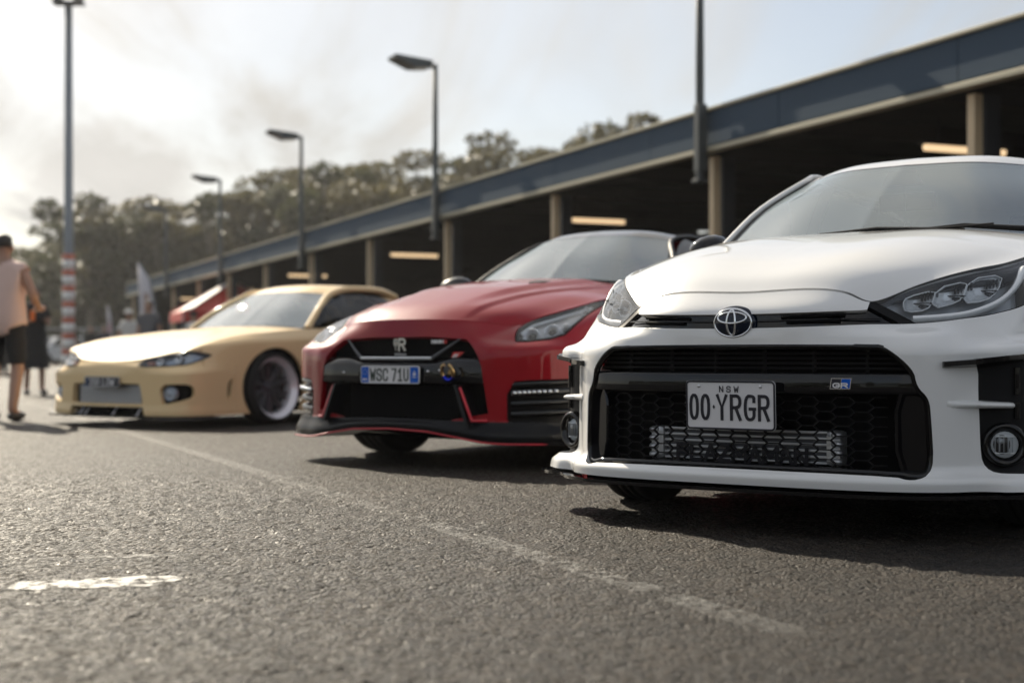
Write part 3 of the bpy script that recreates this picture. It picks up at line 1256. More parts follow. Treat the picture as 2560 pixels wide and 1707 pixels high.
# ---------------------------------------------------------------- far fence
M_FEN = mat('fence_galvanised', (0.50, 0.52, 0.54), 0.4, 0.4, var=0.1)
fence = empty('rail_fence', (-24, 92, 0))
tag(fence, 'low pale rail fence in front of the far trees', 'fence')
mb = MB()
for h_ in (0.5, 1.1, 2.3):
    mb.tube([(-14, 0, h_), (9, 0, h_)], 0.05, 6)
mb.build('rail', M_FEN, fence)
pp = None
for k in range(10):
    if pp is None:
        mb = MB()
        mb.tube([(0, 0, 0), (0, 0, 2.35)], 0.05, 6)
        pp = mb.build('fence_post', M_FEN, fence)
        q_ = pp
    else:
        q_ = pp.copy()
        COL.objects.link(q_)
        q_.parent = fence
    q_.location = (-14 + k * 2.55, 0, 0)

# ---------------------------------------------------------------- far parked wagon
M_VAN = mat('van_white', (.72, .73, .74), .35, coat=.6, var=.05)
M_VGL = mat('van_glass', (.03, .035, .04), .08, coat=1.)
M_VTY = mat('van_tyre', (.015, .015, .016), .8)
van = empty('parked_wagon', (-27.2, 84, 0), R(-20))
tag(van, 'white wagon parked far off at the left, between the pink singlet and the mast', 'car')
SIDE = Matrix(((0, 1, 0, 0), (1, 0, 0, 0), (0, 0, 1, 0), (0, 0, 0, 1)))
mb = MB()
mb.prism([(-2.2, .35), (-2.25, .75), (-2.1, 1.0), (-1.25, 1.12), (-.6, 1.68), (1.6, 1.72), (2.15, 1.2), (2.25, .8), (2.2, .35)], -.88, .88, SIDE, .06)
mb.build('body', M_VAN, van)
mb = MB()
mb.add([(-.72, -1.22, 1.16), (.72, -1.22, 1.16), (.62, -.66, 1.64), (-.62, -.66, 1.64)], [(0, 1, 2, 3)])
mb.v = [(x, y - .02, z + .02) for x, y, z in mb.v]
mb.build('windscreen', M_VGL, van)
for sg in (1, -1):
    for pts in ([(-1.0, 1.16), (-.5, 1.6), (.25, 1.62), (.25, 1.16)], [(.33, 1.16), (.33, 1.62), (1.5, 1.62), (1.8, 1.16)]):
        mb = MB()
        mb.add([(sg * .886, p[0], p[1]) for p in pts], [(0, 1, 2, 3)])
        mb.build('side_window', M_VGL, van)
    for y_ in (-1.4, 1.4):
        mb = MB()
        mb.lathe([(0, .1), (.2, .11), (.33, .1), (.34, -.1), (0, -.1)][::-1], 20, Matrix.Translation((sg * .8, y_, .34)) @ Matrix.Rotation(R(90 * sg), 4, 'Y'))
        mb.build('wheel', M_VTY, van)
    mb = MB()
    mb.box((sg * .62, -2.2, .85), (.36, .1, .16), None, .03)
    mb.build('headlight', M_LENS, van)

# ---------------------------------------------------------------- red marquee
M_TRED = mat('tent_red', (0.55, 0.045, 0.03), 0.6, var=0.08)
M_TWHT = mat('tent_white', (0.78, 0.76, 0.74), 0.6, var=0.05)
tent = empty('marquee', (-8.95, 45.5, 0), R(20))
tag(tent, 'red pop up marquee with white banded roof edges behind the yellow car', 'marquee')
w_ = 1.75
mb = MB()
roofV = [(-w_, -w_, 1.95), (w_, -w_, 1.95), (w_, w_, 1.95), (-w_, w_, 1.95), (0, 0, 2.95)]
mb.add(roofV, [(0, 1, 4), (1, 2, 4), (2, 3, 4), (3, 0, 4)])
mb.build('canopy', M_TRED, tent)
mb = MB()
for i in range(4):
    a, b_ = Vector(roofV[i]), Vector(roofV[(i + 1) % 4])
    n_ = Vector((0, 0, 1)).cross(b_ - a).normalized() * 0.01
    mb.add([a - n_, b_ - n_, b_ - n_ - Vector((0, 0, .3)), a - n_ - Vector((0, 0, .3))], [(0, 1, 2, 3)])
mb.build('valance', M_TRED, tent)
for i in range(4):
    a = Vector(roofV[i])
    mb = MB()
    ap = Vector(roofV[4])
    u_ = Vector((-a.y, a.x, 0)).normalized() * 0.2
    off = Vector((0, 0, 0.02))
    mb.add([a + u_ + off + (ap - a) * .1, a + off, a - u_ + off + (ap - a) * .1, ap - u_ * .5 + off * 2, ap + off * 3, ap + u_ * .5 + off * 2], [(0, 1, 4, 5), (1, 2, 3, 4)])
    mb.build('roof_band', M_TWHT, tent)
for i in range(4):
    mb = MB()
    mb.tube([(roofV[i][0], roofV[i][1], 0), (roofV[i][0], roofV[i][1], 1.95)], 0.025, 6)
    mb.build('leg', M_MAST, tent)

# ---------------------------------------------------------------- feather flags
M_FLAGW = mat('flag_white', (0.72, 0.70, 0.74), 0.7, var=0.05)
M_FLAGP = mat('flag_print', (0.30, 0.16, 0.10), 0.7)
M_FLAGR = mat('flag_red', (0.55, 0.10, 0.14), 0.7)


def feather(name, loc, h, w, label, prt, lowcol=None):
    root = empty(name, loc, R(8))
    n = 14
    mb = MB()
    pole = [(0 + 0.0 * k, 0, h * k / n) for k in range(n - 3)] + [(w * .10, 0, h * .88), (w * .04, 0, h * .97), (-w * .1, 0, h)]
    pole = [(w * .5 - 0.10 * w, 0, 0), (w * .42, 0, h * .35), (w * .34, 0, h * .6), (w * .12, 0, h * .85), (-w * .42, 0, h)]
    mb.tube(pole, 0.018, 6)
    mb.build('flag_pole', M_MAST, root)
    L_ = [(-w * .42, h), (-w * .40, h * .8), (-w * .33, h * .55), (-w * .28, h * .2)]
    Rr = [(-w * .40, h * .995), (w * .12, h * .84), (w * .36, h * .55), (w * .46, h * .2)]
    mb = MB()
    V = []
    for (a, b_) in zip(L_, Rr):
        for k in range(5):
            t = k / 4
            V.append((a[0] * (1 - t) + b_[0] * t, -0.02 + 0.05 * math.sin(t * 5 + a[1]), a[1] * (1 - t) + b_[1] * t))
    F = [(r * 5 + k, r * 5 + k + 1, r * 5 + k + 6, r * 5 + k + 5) for r in range(3) for k in range(4)]
    mb.add(V, F, True)
    fl = mb.build('banner', M_FLAGW, root)
    sol = fl.modifiers.new('thickness', 'SOLIDIFY')
    sol.thickness = 0.006
    mb = MB()
    mb.add([(-w * .12, -.07, h * .40), (w * .10, -.07, h * .40), (w * .06, -.07, h * .72), (-w * .16, -.07, h * .74)], [(0, 1, 2, 3)])
    mb.build('print', prt, fl)
    tag(root, label, 'flag')


feather('feather_flag', (-10.25, 40, 0), 3.22, 0.62, 'tall white feather flag with brown print behind the person in the grey shirt', M_FLAGP)
feather('feather_flag', (-16.95, 60, 0), 2.75, 0.30, 'small white and pink feather flag left of the people by the yellow car', M_FLAGR)

# ---------------------------------------------------------------- haze over the whole place
hz = bpy.data.materials.new('haze')
hz.use_nodes = True
hz.node_tree.nodes.clear()
_o = hz.node_tree.nodes.new('ShaderNodeOutputMaterial')
_v = hz.node_tree.nodes.new('ShaderNodeVolumePrincipled')
_v.inputs['Color'].default_value = (0.95, 0.96, 1.0, 1)
_v.inputs['Density'].default_value = 0.00035
_v.inputs['Anisotropy'].default_value = 0.55
hz.node_tree.links.new(_v.outputs[0], _o.inputs['Volume'])
mb = MB()
mb.box((0, 30, 11.5), (420, 330, 26))
haze = mb.build('haze', hz, None)
tag(haze, kind='stuff')

# ================================================================== people
M_SKIN = mat('skin', (0.42, 0.25, 0.18), 0.5, var=0.08, vscale=10)
M_HAIR = mat('hair_dark', (0.025, 0.02, 0.017), 0.6, var=0.2, vscale=60)
M_SHOE = mat('shoe_dark', (0.03, 0.03, 0.032), 0.5)


def bake(o):
    dg = bpy.context.evaluated_depsgraph_get()
    me = bpy.data.meshes.new_from_object(o.evaluated_get(dg))
    o.modifiers.clear()
    old = o.data
    o.data = me
    bpy.data.meshes.remove(old)
    me.polygons.foreach_set('use_smooth', np.full(len(me.polygons), True))


def skinned(name, J, E_, rads, root_v, m, parent, sub=2):
    me = bpy.data.meshes.new(name)
    me.from_pydata([tuple(p) for p in J], E_, [])
    o = link(bpy.data.objects.new(name, me), parent)
    md = o.modifiers.new('skin', 'SKIN')
    md.use_smooth_shade = True
    for i, sv in enumerate(me.skin_vertices[0].data):
        r = rads[i]
        sv.radius = r if isinstance(r, tuple) else (r, r)
        sv.use_root = (i == root_v)
    s = o.modifiers.new('sub', 'SUBSURF')
    s.levels = s.render_levels = sub
    bake(o)
    o.data.materials.clear()
    o.data.materials.append(m)
    return o


def person(loc, rz, h, label, top, bottom, sleeves='short', legs='short', female=False, hat=None, pose=None, build_=1.0, group=None,
           hairm=None, dress=False, shoes=None):
    """standing figure; local -y is the way it faces"""
    root = empty('person', loc, rz)
    tag(root, label, 'person', group)
    s = h / 1.75
    b = build_
    P = {'pel': (0, 0, .95), 'wst': (0, .01, 1.08), 'chs': (0, .0, 1.28), 'nk0': (0, .015, 1.45), 'nk': (0, .01, 1.52), 'hd': (0, -.005, 1.60), 'tp': (0, .0, 1.70),
         'shL': (.17, .01, 1.40), 'elL': (.235, .02, 1.13), 'wrL': (.25, -.06, .90), 'hnL': (.25, -.09, .83),
         'shR': (-.17, .01, 1.40), 'elR': (-.235, .02, 1.13), 'wrR': (-.25, -.06, .90), 'hnR': (-.25, -.09, .83),
         'hpL': (.095, 0, .90), 'knL': (.11, -.01, .50), 'anL': (.12, .03, .09), 'toL': (.14, -.13, .035),
         'hpR': (-.095, 0, .90), 'knR': (-.11, -.01, .50), 'anR': (-.12, .03, .09), 'toR': (-.14, -.13, .035)}
    if pose:
        P.update(pose)
    w = 0.9 if female else 1.0
    for k in ('shL', 'shR'):
        P[k] = (P[k][0] * w * (0.6 + .4 * b), P[k][1], P[k][2])
    rad = {'pel': (.155 * b, .12 * b), 'wst': (.145 * b, .105 * b), 'chs': (.165 * b, .115 * b), 'nk0': (.075, .07), 'nk': (.055, .058), 'hd': (.078, .096), 'tp': (.06, .072),
           'sh': .062, 'el': .042, 'wr': .029, 'hn': (.034, .018), 'hp': .088 * b, 'kn': .058 * (.4 + .6 * b), 'an': .042 * (.5 + .5 * b), 'to': (.042, .028)}
    names = list(P)
    J = [Vector(P[n]) * s for n in names]
    rd = []
    for n in names:
        r = rad[n] if n in rad else rad[n[:2]]
        rd.append(tuple(q * s for q in r) if isinstance(r, tuple) else r * s)
    id_ = {n: i for i, n in enumerate(names)}
    E_ = [('pel', 'wst'), ('wst', 'chs'), ('chs', 'nk0'), ('nk0', 'nk'), ('nk', 'hd'), ('hd', 'tp')]
    for q in 'LR':
        E_ += [('chs', 'sh' + q), ('sh' + q, 'el' + q), ('el' + q, 'wr' + q), ('wr' + q, 'hn' + q), ('pel', 'hp' + q), ('hp' + q, 'kn' + q), ('kn' + q, 'an' + q), ('an' + q, 'to' + q)]
    ENAMES = list(E_)
    E_ = [(id_[a], id_[c]) for a, c in E_]
    # fingers
    for q, sg in (('L', 1), ('R', -1)):
        hn, wr = Vector(P['hn' + q]), Vector(P['wr' + q])
        d = (hn - wr).normalized()
        side = Vector((0, -1, 0)) - d * Vector((0, -1, 0)).dot(d)
        if side.length < .1:
            side = Vector((sg, 0, 0))
        side.normalize()
        inw = d.cross(side)
        for f in range(5):
            if f < 4:
                st = hn + side * (.027 - .018 * f) + d * .015
                m1 = st + d * (.045 - .004 * abs(f - 1)) + inw * .004
                e1 = m1 + (d + inw * .5 * sg).normalized() * .03
                r1 = .0085
            else:
                st = wr.lerp(hn, .5) + side * .03
                m1 = st + (side * .7 + d * .7) * .035
                e1 = m1 + d * .028
                r1 = .0095
            k0 = len(J)
            J += [st * s, m1 * s, e1 * s]
            rd += [r1 * s, r1 * .95 * s, r1 * .75 * s]
            E_ += [(id_['hn' + q], k0), (k0, k0 + 1), (k0 + 1, k0 + 2)]
    body = skinned('body', J, E_, rd, id_['pel'], M_SKIN, root)
    # face
    mb = MB()
    hd = Vector(P['hd'])
    mb.ellipsoid((hd + Vector((0, -.105, .0))) * s, (.012 * s, .02 * s, .022 * s), 8, 6)
    for sg in (-1, 1):
        mb.ellipsoid((hd + Vector((sg * .083, .01, .0))) * s, (.012 * s, .022 * s, .032 * s), 8, 6)
    mb.build('face', M_SKIN, root)
    mb = MB()
    for sg in (-1, 1):
        mb.ellipsoid((hd + Vector((sg * .033, -.089, .028))) * s, (.013 * s, .009 * s, .008 * s), 8, 6)
    mb.ellipsoid((hd + Vector((0, -.088, -.045))) * s, (.024 * s, .008 * s, .006 * s), 8, 6)
    mb.build('eyes', M_HAIR, root)
    mb = MB()
    V, F = [], []
    nu, nv = 18, 8
    for i in range(nv + 1):
        ph = (math.pi * .60) * i / nv
        for j in range(nu):
            t = 2 * math.pi * j / nu
            yy = math.sin(ph) * math.sin(t)
            zf = math.cos(ph)
            cut = 0.04 if (math.sin(t) < -0.2 and ph > 1.1) else 0
            V.append(((hd.x + .088 * math.sin(ph) * math.cos(t)) * s, (hd.y + .012 + .102 * yy + cut) * s, (hd.z + .035 + .098 * zf) * s))
    for i in range(nv):
        for j in range(nu):
            F.append((i * nu + j, (i + 1) * nu + j, (i + 1) * nu + (j + 1) % nu, i * nu + (j + 1) % nu))
    mb.add(V, F, True)
    if female:
        mb.ellipsoid((hd + Vector((0, .07, -.06))) * s, (.085 * s, .05 * s, .14 * s), 12, 8)
    mb.build('hair', hairm or M_HAIR, root)
    if hat is not None:
        mb = MB()
        mb.lathe([(0.0, .12), (.06, .115), (.095, .08), (.102, .03), (.104, .02)], 18, Matrix.Translation((hd + Vector((0, .008, .03))) * s) @ Matrix.Scale(s, 4))
        mb.prism([(-.085, .0), (.085, .0), (.06, .1), (-.06, .1)], 0, .008, Matrix.Translation((hd + Vector((0, -.085, .055))) * s) @ Matrix.Rotation(R(95), 4, 'X') @ Matrix.Scale(s, 4))
        mb.build('cap', hat, root)

    # clothes are cut from the body surface and stand off it
    bv = np.array([v.co[:] for v in body.data.vertices])
    bn_ = np.array([v.normal[:] for v in body.data.vertices])
    segs = [(a_, c_) for a_, c_ in ENAMES]
    pa = np.array([list(Vector(P[a_]) * s) for a_, c_ in segs])
    pc = np.array([list(Vector(P[c_]) * s) for a_, c_ in segs])

    def rad_of(n):
        r = rad[n] if n in rad else rad[n[:2]]
        return (r[0] if isinstance(r, tuple) else r) * s
    ra = np.array([rad_of(a_) for a_, c_ in segs])
    rc_ = np.array([rad_of(c_) for a_, c_ in segs])
    polys = [list(p.vertices) for p in body.data.polygons]
    fc = np.array([bv[p].mean(0) for p in polys])
    d_ = pc - pa
    t_ = np.clip(np.einsum('fsk,sk->fs', fc[:, None] - pa[None], d_) / (d_ * d_).sum(1)[None], 0, 1)
    dist = np.linalg.norm(fc[:, None] - (pa[None] + t_[..., None] * d_[None]), axis=2) / (ra[None] * (1 - t_) + rc_[None] * t_)
    own = dist.argmin(1)
    tt = t_[np.arange(len(fc)), own]

    def cut(name, sel, m, off, flare=0.0, zlow=0.0):
        fs = [polys[i] for i in np.nonzero(sel)[0]]
        if not fs:
            return
        ids = sorted({v for p in fs for v in p})
        mp_ = {v: k for k, v in enumerate(ids)}
        V = bv[ids] + bn_[ids] * (off + flare * np.clip((zlow + .25 * s - bv[ids, 2]) / (.25 * s), 0, 1)[:, None]) * s
        wr = .006 * s * np.sin(V[:, 2] * 70 / s + 9 * V[:, 0] / s) * np.sin(V[:, 0] * 31 / s + V[:, 2] * 23 / s + 1.3)
        V = V + bn_[ids] * wr[:, None]
        o_ = mesh_obj(name, V, [[mp_[v] for v in p] for p in fs], m, root)
        so_ = o_.modifiers.new('thickness', 'SOLIDIFY')
        so_.thickness = .006
        so_.offset = -1
    nm = [a_ + '>' + c_ for a_, c_ in segs]
    own_n = np.array(nm)[own]
    tor = np.isin(own_n, ['wst>chs', 'pel>wst', 'chs>shL', 'chs>shR']) | ((own_n == 'chs>nk0') & (tt < .97))
    hem = .86 * s
    sh_ = tor | (np.isin(own_n, ['pel>hpL', 'pel>hpR']) & (fc[:, 2] > hem))
    arm = np.isin(own_n, ['shL>elL', 'shR>elR'])
    if sleeves == 'short':
        sh_ |= arm & (tt < .62)
    elif sleeves == 'long':
        sh_ |= arm | (np.isin(own_n, ['elL>wrL', 'elR>wrR']) & (tt < .92))
    else:
        sh_ |= arm & (tt < .06)
    cut('shirt', sh_, top, .017, .022, hem)
    if dress:
        mb = MB()
        prof = [(.16 * b, 1.0), (.185 * b, .9), (.205 * b, .75), (.22 * b, .55), (.235 * b, .42)]
        V, F = [], []
        for r, z in prof:
            for j in range(20):
                t = 2 * math.pi * j / 20
                rr = r * (1 + .05 * math.sin(5 * t))
                V.append((rr * math.cos(t) * s, rr * .78 * math.sin(t) * s, z * s))
        for i in range(len(prof) - 1):
            for j in range(20):
                F.append((i * 20 + j, (i + 1) * 20 + j, (i + 1) * 20 + (j + 1) % 20, i * 20 + (j + 1) % 20))
        mb.add(V, F, True)
        mb.build('skirt', bottom, root)
    else:
        leg_ = np.isin(own_n, ['hpL>knL', 'hpR>knR'])
        bt = np.isin(own_n, ['pel>hpL', 'pel>hpR']) | ((own_n == 'pel>wst') & (tt < .5))
        if legs == 'long':
            bt |= leg_ | (np.isin(own_n, ['knL>anL', 'knR>anR']) & (tt < .97))
            cut('trousers', bt, bottom, .013, .010, .10 * s)
        else:
            cut('shorts', bt | leg_ & (tt < .90), bottom, .013, .006, .55 * s)
    for q in 'LR':
        mb = MB()
        an, to = Vector(P['an' + q]), Vector(P['to' + q])
        d = (to - an)
        a = math.atan2(d.x, -d.y)
        mb.ellipsoid((an.lerp(to, .45).x * s, an.lerp(to, .45).y * s, .045 * s), (.052 * s, .14 * s, .045 * s), 14, 8, Matrix.Rotation(a, 4, 'Z'))
        mb.build('shoe', shoes or M_SHOE, root)
    return root


M_PINK = mat('singlet_pink', (0.74, 0.54, 0.47), 0.75, var=0.05)
M_BLK = mat('cloth_black', (0.014, 0.014, 0.016), 0.8, var=0.2, vscale=20)
M_GREY = mat('cloth_grey', (0.12, 0.12, 0.13), 0.8, var=0.1)
M_WHITEC = mat('cloth_white', (0.70, 0.68, 0.64), 0.8, var=0.05)
M_NAVY = mat('cloth_navy', (0.03, 0.035, 0.05), 0.8)
M_DENIM = mat('cloth_denim', (0.06, 0.08, 0.12), 0.8)
M_ORANGE = mat('orange_strap', (0.9, 0.2, 0.03), 0.5)

back = person((-4.66, 13.05, 0), R(172), 1.73, 'person in pink singlet and black shorts seen from behind at the left edge', M_PINK, M_BLK, 'none', 'short', build_=1.22,
              pose={'elR': (.24, .05, 1.12), 'elL': (.315, .02, 1.15), 'wrL': (.26, -.2, 1.06), 'hnL': (.235, -.27, 1.05), 'elR': (-.30, .02, 1.15), 'wrR': (-.24, -.2, 1.05), 'hnR': (-.21, -.27, 1.05),
                    'knR': (-.12, -.03, .50), 'anR': (-.11, .06, .09), 'toR': (-.12, -.1, .035)})
p2 = person((-7.25, 21.6, 0), R(30), 1.66, 'person in a black dress behind the pink singlet, at the left', M_BLK, M_BLK, 'short', 'short', female=True, dress=True,
            pose={'elL': (.21, -.02, 1.14), 'wrL': (.12, -.22, 1.18), 'hnL': (.08, -.28, 1.2), 'elR': (-.21, -.02, 1.14), 'wrR': (-.1, -.22, 1.18), 'hnR': (-.06, -.28, 1.2)})
mb = MB()
mb.box((0, 0, 0), (.075, .012, .15), None, .004)
phone = mb.build('phone', M_ORANGE, None)
phone.location = (-7.17, 21.27, 1.19)
tag(phone, 'small orange phone held by the person in the black dress', 'phone')
person((-7.66, 30, 0), R(-10), 1.78, 'person in grey shirt standing behind the yellow bonnet', M_GREY, M_BLK, 'short', 'long', build_=1.1)
person((-8.62, 32, 0), R(25), 1.64, 'person in white top and white cap left of the grey shirt', M_WHITEC, M_DENIM, 'short', 'long', female=True, hat=M_WHITEC)
person((-7.5, 33.5, 0), R(-30), 1.65, 'person with white top half hidden by the yellow windscreen', M_WHITEC, M_NAVY, 'short', 'long', hat=M_BLK)
person((-15.87, 51, 0), R(10), 1.70, 'leftmost of three people in dark clothes far behind the yellow bonnet', M_BLK, M_BLK, 'short', 'long', group='people in dark clothes far behind the yellow bonnet')
person((-15.25, 51.5, 0), R(-20), 1.72, 'middle of three people in dark clothes far behind the yellow bonnet', M_BLK, M_NAVY, 'long', 'long', group='people in dark clothes far behind the yellow bonnet')
person((-14.62, 51, 0), R(15), 1.70, 'rightmost of three people in dark clothes far behind the yellow bonnet', M_NAVY, M_BLK, 'long', 'long', group='people in dark clothes far behind the yellow bonnet')
person((-14.3, 40, 0), R(80), 1.70, 'far walker in black seen between the pink singlet and the mast', M_BLK, M_BLK, 'long', 'long',
       pose={'anL': (.12, .2, .11), 'toL': (.12, .05, .04), 'knL': (.11, .03, .5), 'knR': (-.11, -.12, .5), 'anR': (-.12, -.16, .09), 'toR': (-.13, -.32, .035)})

# ================================================================== car building
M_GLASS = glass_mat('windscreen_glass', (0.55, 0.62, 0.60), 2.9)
_nt = M_GLASS.node_tree                                 # pale bluish haze mixed in, standing in for reflected sky
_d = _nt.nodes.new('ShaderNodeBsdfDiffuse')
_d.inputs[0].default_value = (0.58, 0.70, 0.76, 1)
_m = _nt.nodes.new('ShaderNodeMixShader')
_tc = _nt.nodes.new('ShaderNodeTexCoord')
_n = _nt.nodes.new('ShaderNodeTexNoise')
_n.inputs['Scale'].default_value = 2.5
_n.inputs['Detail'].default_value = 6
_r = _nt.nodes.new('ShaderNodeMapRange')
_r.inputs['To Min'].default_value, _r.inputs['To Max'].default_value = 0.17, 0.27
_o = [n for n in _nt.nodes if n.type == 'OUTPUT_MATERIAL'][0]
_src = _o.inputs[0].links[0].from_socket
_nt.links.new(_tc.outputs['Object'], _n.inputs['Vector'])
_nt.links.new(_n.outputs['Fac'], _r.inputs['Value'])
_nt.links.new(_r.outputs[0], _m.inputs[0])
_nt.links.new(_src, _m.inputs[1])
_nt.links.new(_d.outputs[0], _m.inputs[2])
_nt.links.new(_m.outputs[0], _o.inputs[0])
M_SGLASS = glass_mat('side_glass', (0.10, 0.11, 0.12), 1.5)
M_LENSC = glass_mat('lamp_lens_clear', (0.95, 0.97, 0.98), 1.40)
_nt = M_LENSC.node_tree
_d = _nt.nodes.new('ShaderNodeBsdfDiffuse')
_m = _nt.nodes.new('ShaderNodeMixShader')
_m.inputs[0].default_value = 0.03
_o = [n for n in _nt.nodes if n.type == 'OUTPUT_MATERIAL'][0]
_src = _o.inputs[0].links[0].from_socket
_nt.links.new(_src, _m.inputs[1])
_nt.links.new(_d.outputs[0], _m.inputs[2])
_nt.links.new(_m.outputs[0], _o.inputs[0])
M_GLOSSB = mat('gloss_black', (0.004, 0.004, 0.005), 0.3, spec=0.0, coat=1.0, var=0.15, vscale=5)
M_MATTB = mat('satin_black', (0.007, 0.007, 0.008), 0.5, spec=0.2, var=0.2, vscale=20)
M_VOID = mat('dark_plastic', (0.004, 0.004, 0.0045), 0.8, spec=0.1, var=0.2, vscale=12)
M_CHROME = mat('chrome', (0.86, 0.87, 0.89), 0.12, 1.0, var=0.1, vscale=30)
M_ALU = mat('aluminium', (0.66, 0.67, 0.69), 0.36, 0.75, var=0.15, vscale=25)
M_ALUFIN = mat('aluminium_fins', (0.10, 0.105, 0.115), 0.5, 0.5, var=0.2, vscale=40)
M_TYRE = mat('tyre_rubber', (0.018, 0.018, 0.019), 0.72, var=0.2, vscale=30, bump=0.2, bscale=90)
M_PLW = mat('plate_white', (0.74, 0.73, 0.74), 0.42, coat=0.25, var=0.03)
M_PLK = mat('plate_black', (0.012, 0.012, 0.02), 0.45)
M_HOUS = mat('lamp_housing', (0.90, 0.91, 0.93), 0.3, 0.15, coat=0.4, var=0.1)
M_HOUSD = mat('lamp_housing_dark', (0.018, 0.019, 0.022), 0.25, coat=0.4, var=0.1)
M_DRL = mat('light_guide', (0.90, 0.92, 0.94), 0.18, coat=0.3, var=0.04)
M_SEAT = mat('seat_cloth', (0.02, 0.02, 0.021), 0.8, var=0.2, vscale=20)
M_DASH = mat('dashboard', (0.028, 0.028, 0.03), 0.6, var=0.2, vscale=20)
M_BLUEB = mat('badge_blue', (0.005, 0.10, 0.50), 0.45, spec=.2)
M_REDB = mat('badge_red', (0.55, 0.02, 0.02), 0.3, coat=0.5)


def paint(name, col, metal=0.0, rough=0.35, coat=1.0, spec=0.3):
    m = mat(name, col, rough, metal, coat=coat, spec=spec, coat_rough=0.025)
    nt = m.node_tree
    b = nt.nodes['Principled BSDF']
    t = nt.nodes.new('ShaderNodeTexCoord')
    n = nt.nodes.new('ShaderNodeTexNoise')          # orange peel and a little dust
    n.inputs['Scale'].default_value = 5
    n.inputs['Detail'].default_value = 8
    n.inputs['Roughness'].default_value = 0.65
    nt.links.new(t.outputs['Object'], n.inputs['Vector'])
    mr = nt.nodes.new('ShaderNodeMapRange')
    mr.inputs['To Min'].default_value, mr.inputs['To Max'].default_value = 0.01, 0.06
    nt.links.new(n.outputs['Fac'], mr.inputs['Value'])
    nt.links.new(mr.outputs[0], b.inputs['Coat Roughness'])
    return m


def bx_axes(M):
    return M


def axis_matrix(p, z, xhint=(0, 0, 1)):
    """matrix whose local z points along z, placed at p"""
    z = Vector(z).normalized()
    x = Vector(xhint) - z * Vector(xhint).dot(z)
    if x.length < 1e-4:
        x = z.orthogonal()
    x.normalize()
    y = z.cross(x)
    return Matrix(((x.x, y.x, z.x, p[0]), (x.y, y.y, z.y, p[1]), (x.z, y.z, z.z, p[2]), (0, 0, 0, 1)))


def wheel(root, x, y, rt, w, rr, dish, nsp, m_rim, m_face, steer=0.0, camber=0.0, label=None):
    sgn = 1 if x > 0 else -1
    M = Matrix.Translation((x, y, rt)) @ Matrix.Rotation(R(steer), 4, 'Z') @ Matrix.Rotation(R(-camber * sgn), 4, 'Y') @ Matrix.Rotation(R(90 * sgn), 4, 'Y')
    h = w / 2
    mb = MB()
    prof = [(rr - .012, h - .014), (rr + .004, h - .004), (rr + .02, h), (rt - .045, h + .004), (rt - .02, h - .010), (rt - .004, h - .028), (rt, h - .045)]
    g = [h - .045 - k * (w - .09) / 8 for k in range(1, 8)]
    for k, a in enumerate(g):
        if k % 2:
            prof += [(rt, a + .006), (rt - .007, a + .004), (rt - .007, a - .004), (rt, a - .006)]
    prof += [(rt, -h + .045), (rt - .004, -h + .028), (rt - .03, -h + .005), (rr + .02, -h), (rr, -h + .01)]
    mb.lathe(prof[::-1], 56, M)
    mb2 = MB()
    zf = h - dish
    lip = min(.045, dish * .55)
    mb2.lathe([(rr - .045, h - lip), (rr - .030, h - lip * .72), (rr - .018, h - lip * .3), (rr - .008, h - .006), (rr - .002, h + .001), (rr + .006, h - .002), (rr + .004, h - .012)][::-1], 56, M)
    wh = mb2.build('wheel', m_rim, root)
    mb2 = MB()
    mb2.lathe([(rr - .012, -h + .02), (rr - .045, zf - .03), (rr - .047, zf), (rr - .045, h - lip)][::-1], 48, M)
    mb2.build('barrel', m_rim, wh)
    mb.build('tyre', M_TYRE, wh)
    mb3 = MB()
    mb3.lathe([(0.0, zf + .004), (.028, zf + .004), (.032, zf - .006), (.075, zf - .012), (.085, zf - .03), (.085, zf - .06)][::-1], 28, M)
    for k in range(nsp):
        a = 2 * math.pi * k / nsp
        for da in (-.09, .09):
            p0 = Vector((.05 * math.cos(a), .05 * math.sin(a), zf - .018))
            p1 = Vector(((rr - .045) * math.cos(a + da), (rr - .045) * math.sin(a + da), zf - .006))
            mb3.tube([M @ p0, M @ p0.lerp(p1, .6), M @ p1], [.016, .011, .013], 6)
    for k in range(5):
        a = 2 * math.pi * (k + .5) / 5
        mb3.lathe([(.011, zf - .02), (.011, zf + .012), (0, zf + .014)][::-1], 8, M @ Matrix.Translation((.052 * math.cos(a), .052 * math.sin(a), 0)))
    mb3.build('spokes', m_face, wh)
    mb4 = MB()
    mb4.lathe([(.06, zf - .06), (rr - .06, zf - .06), (rr - .06, zf - .085), (.06, zf - .085)][::-1], 32, M)
    mb4.build('brake_disc', M_ALUFIN, wh)
    return wh


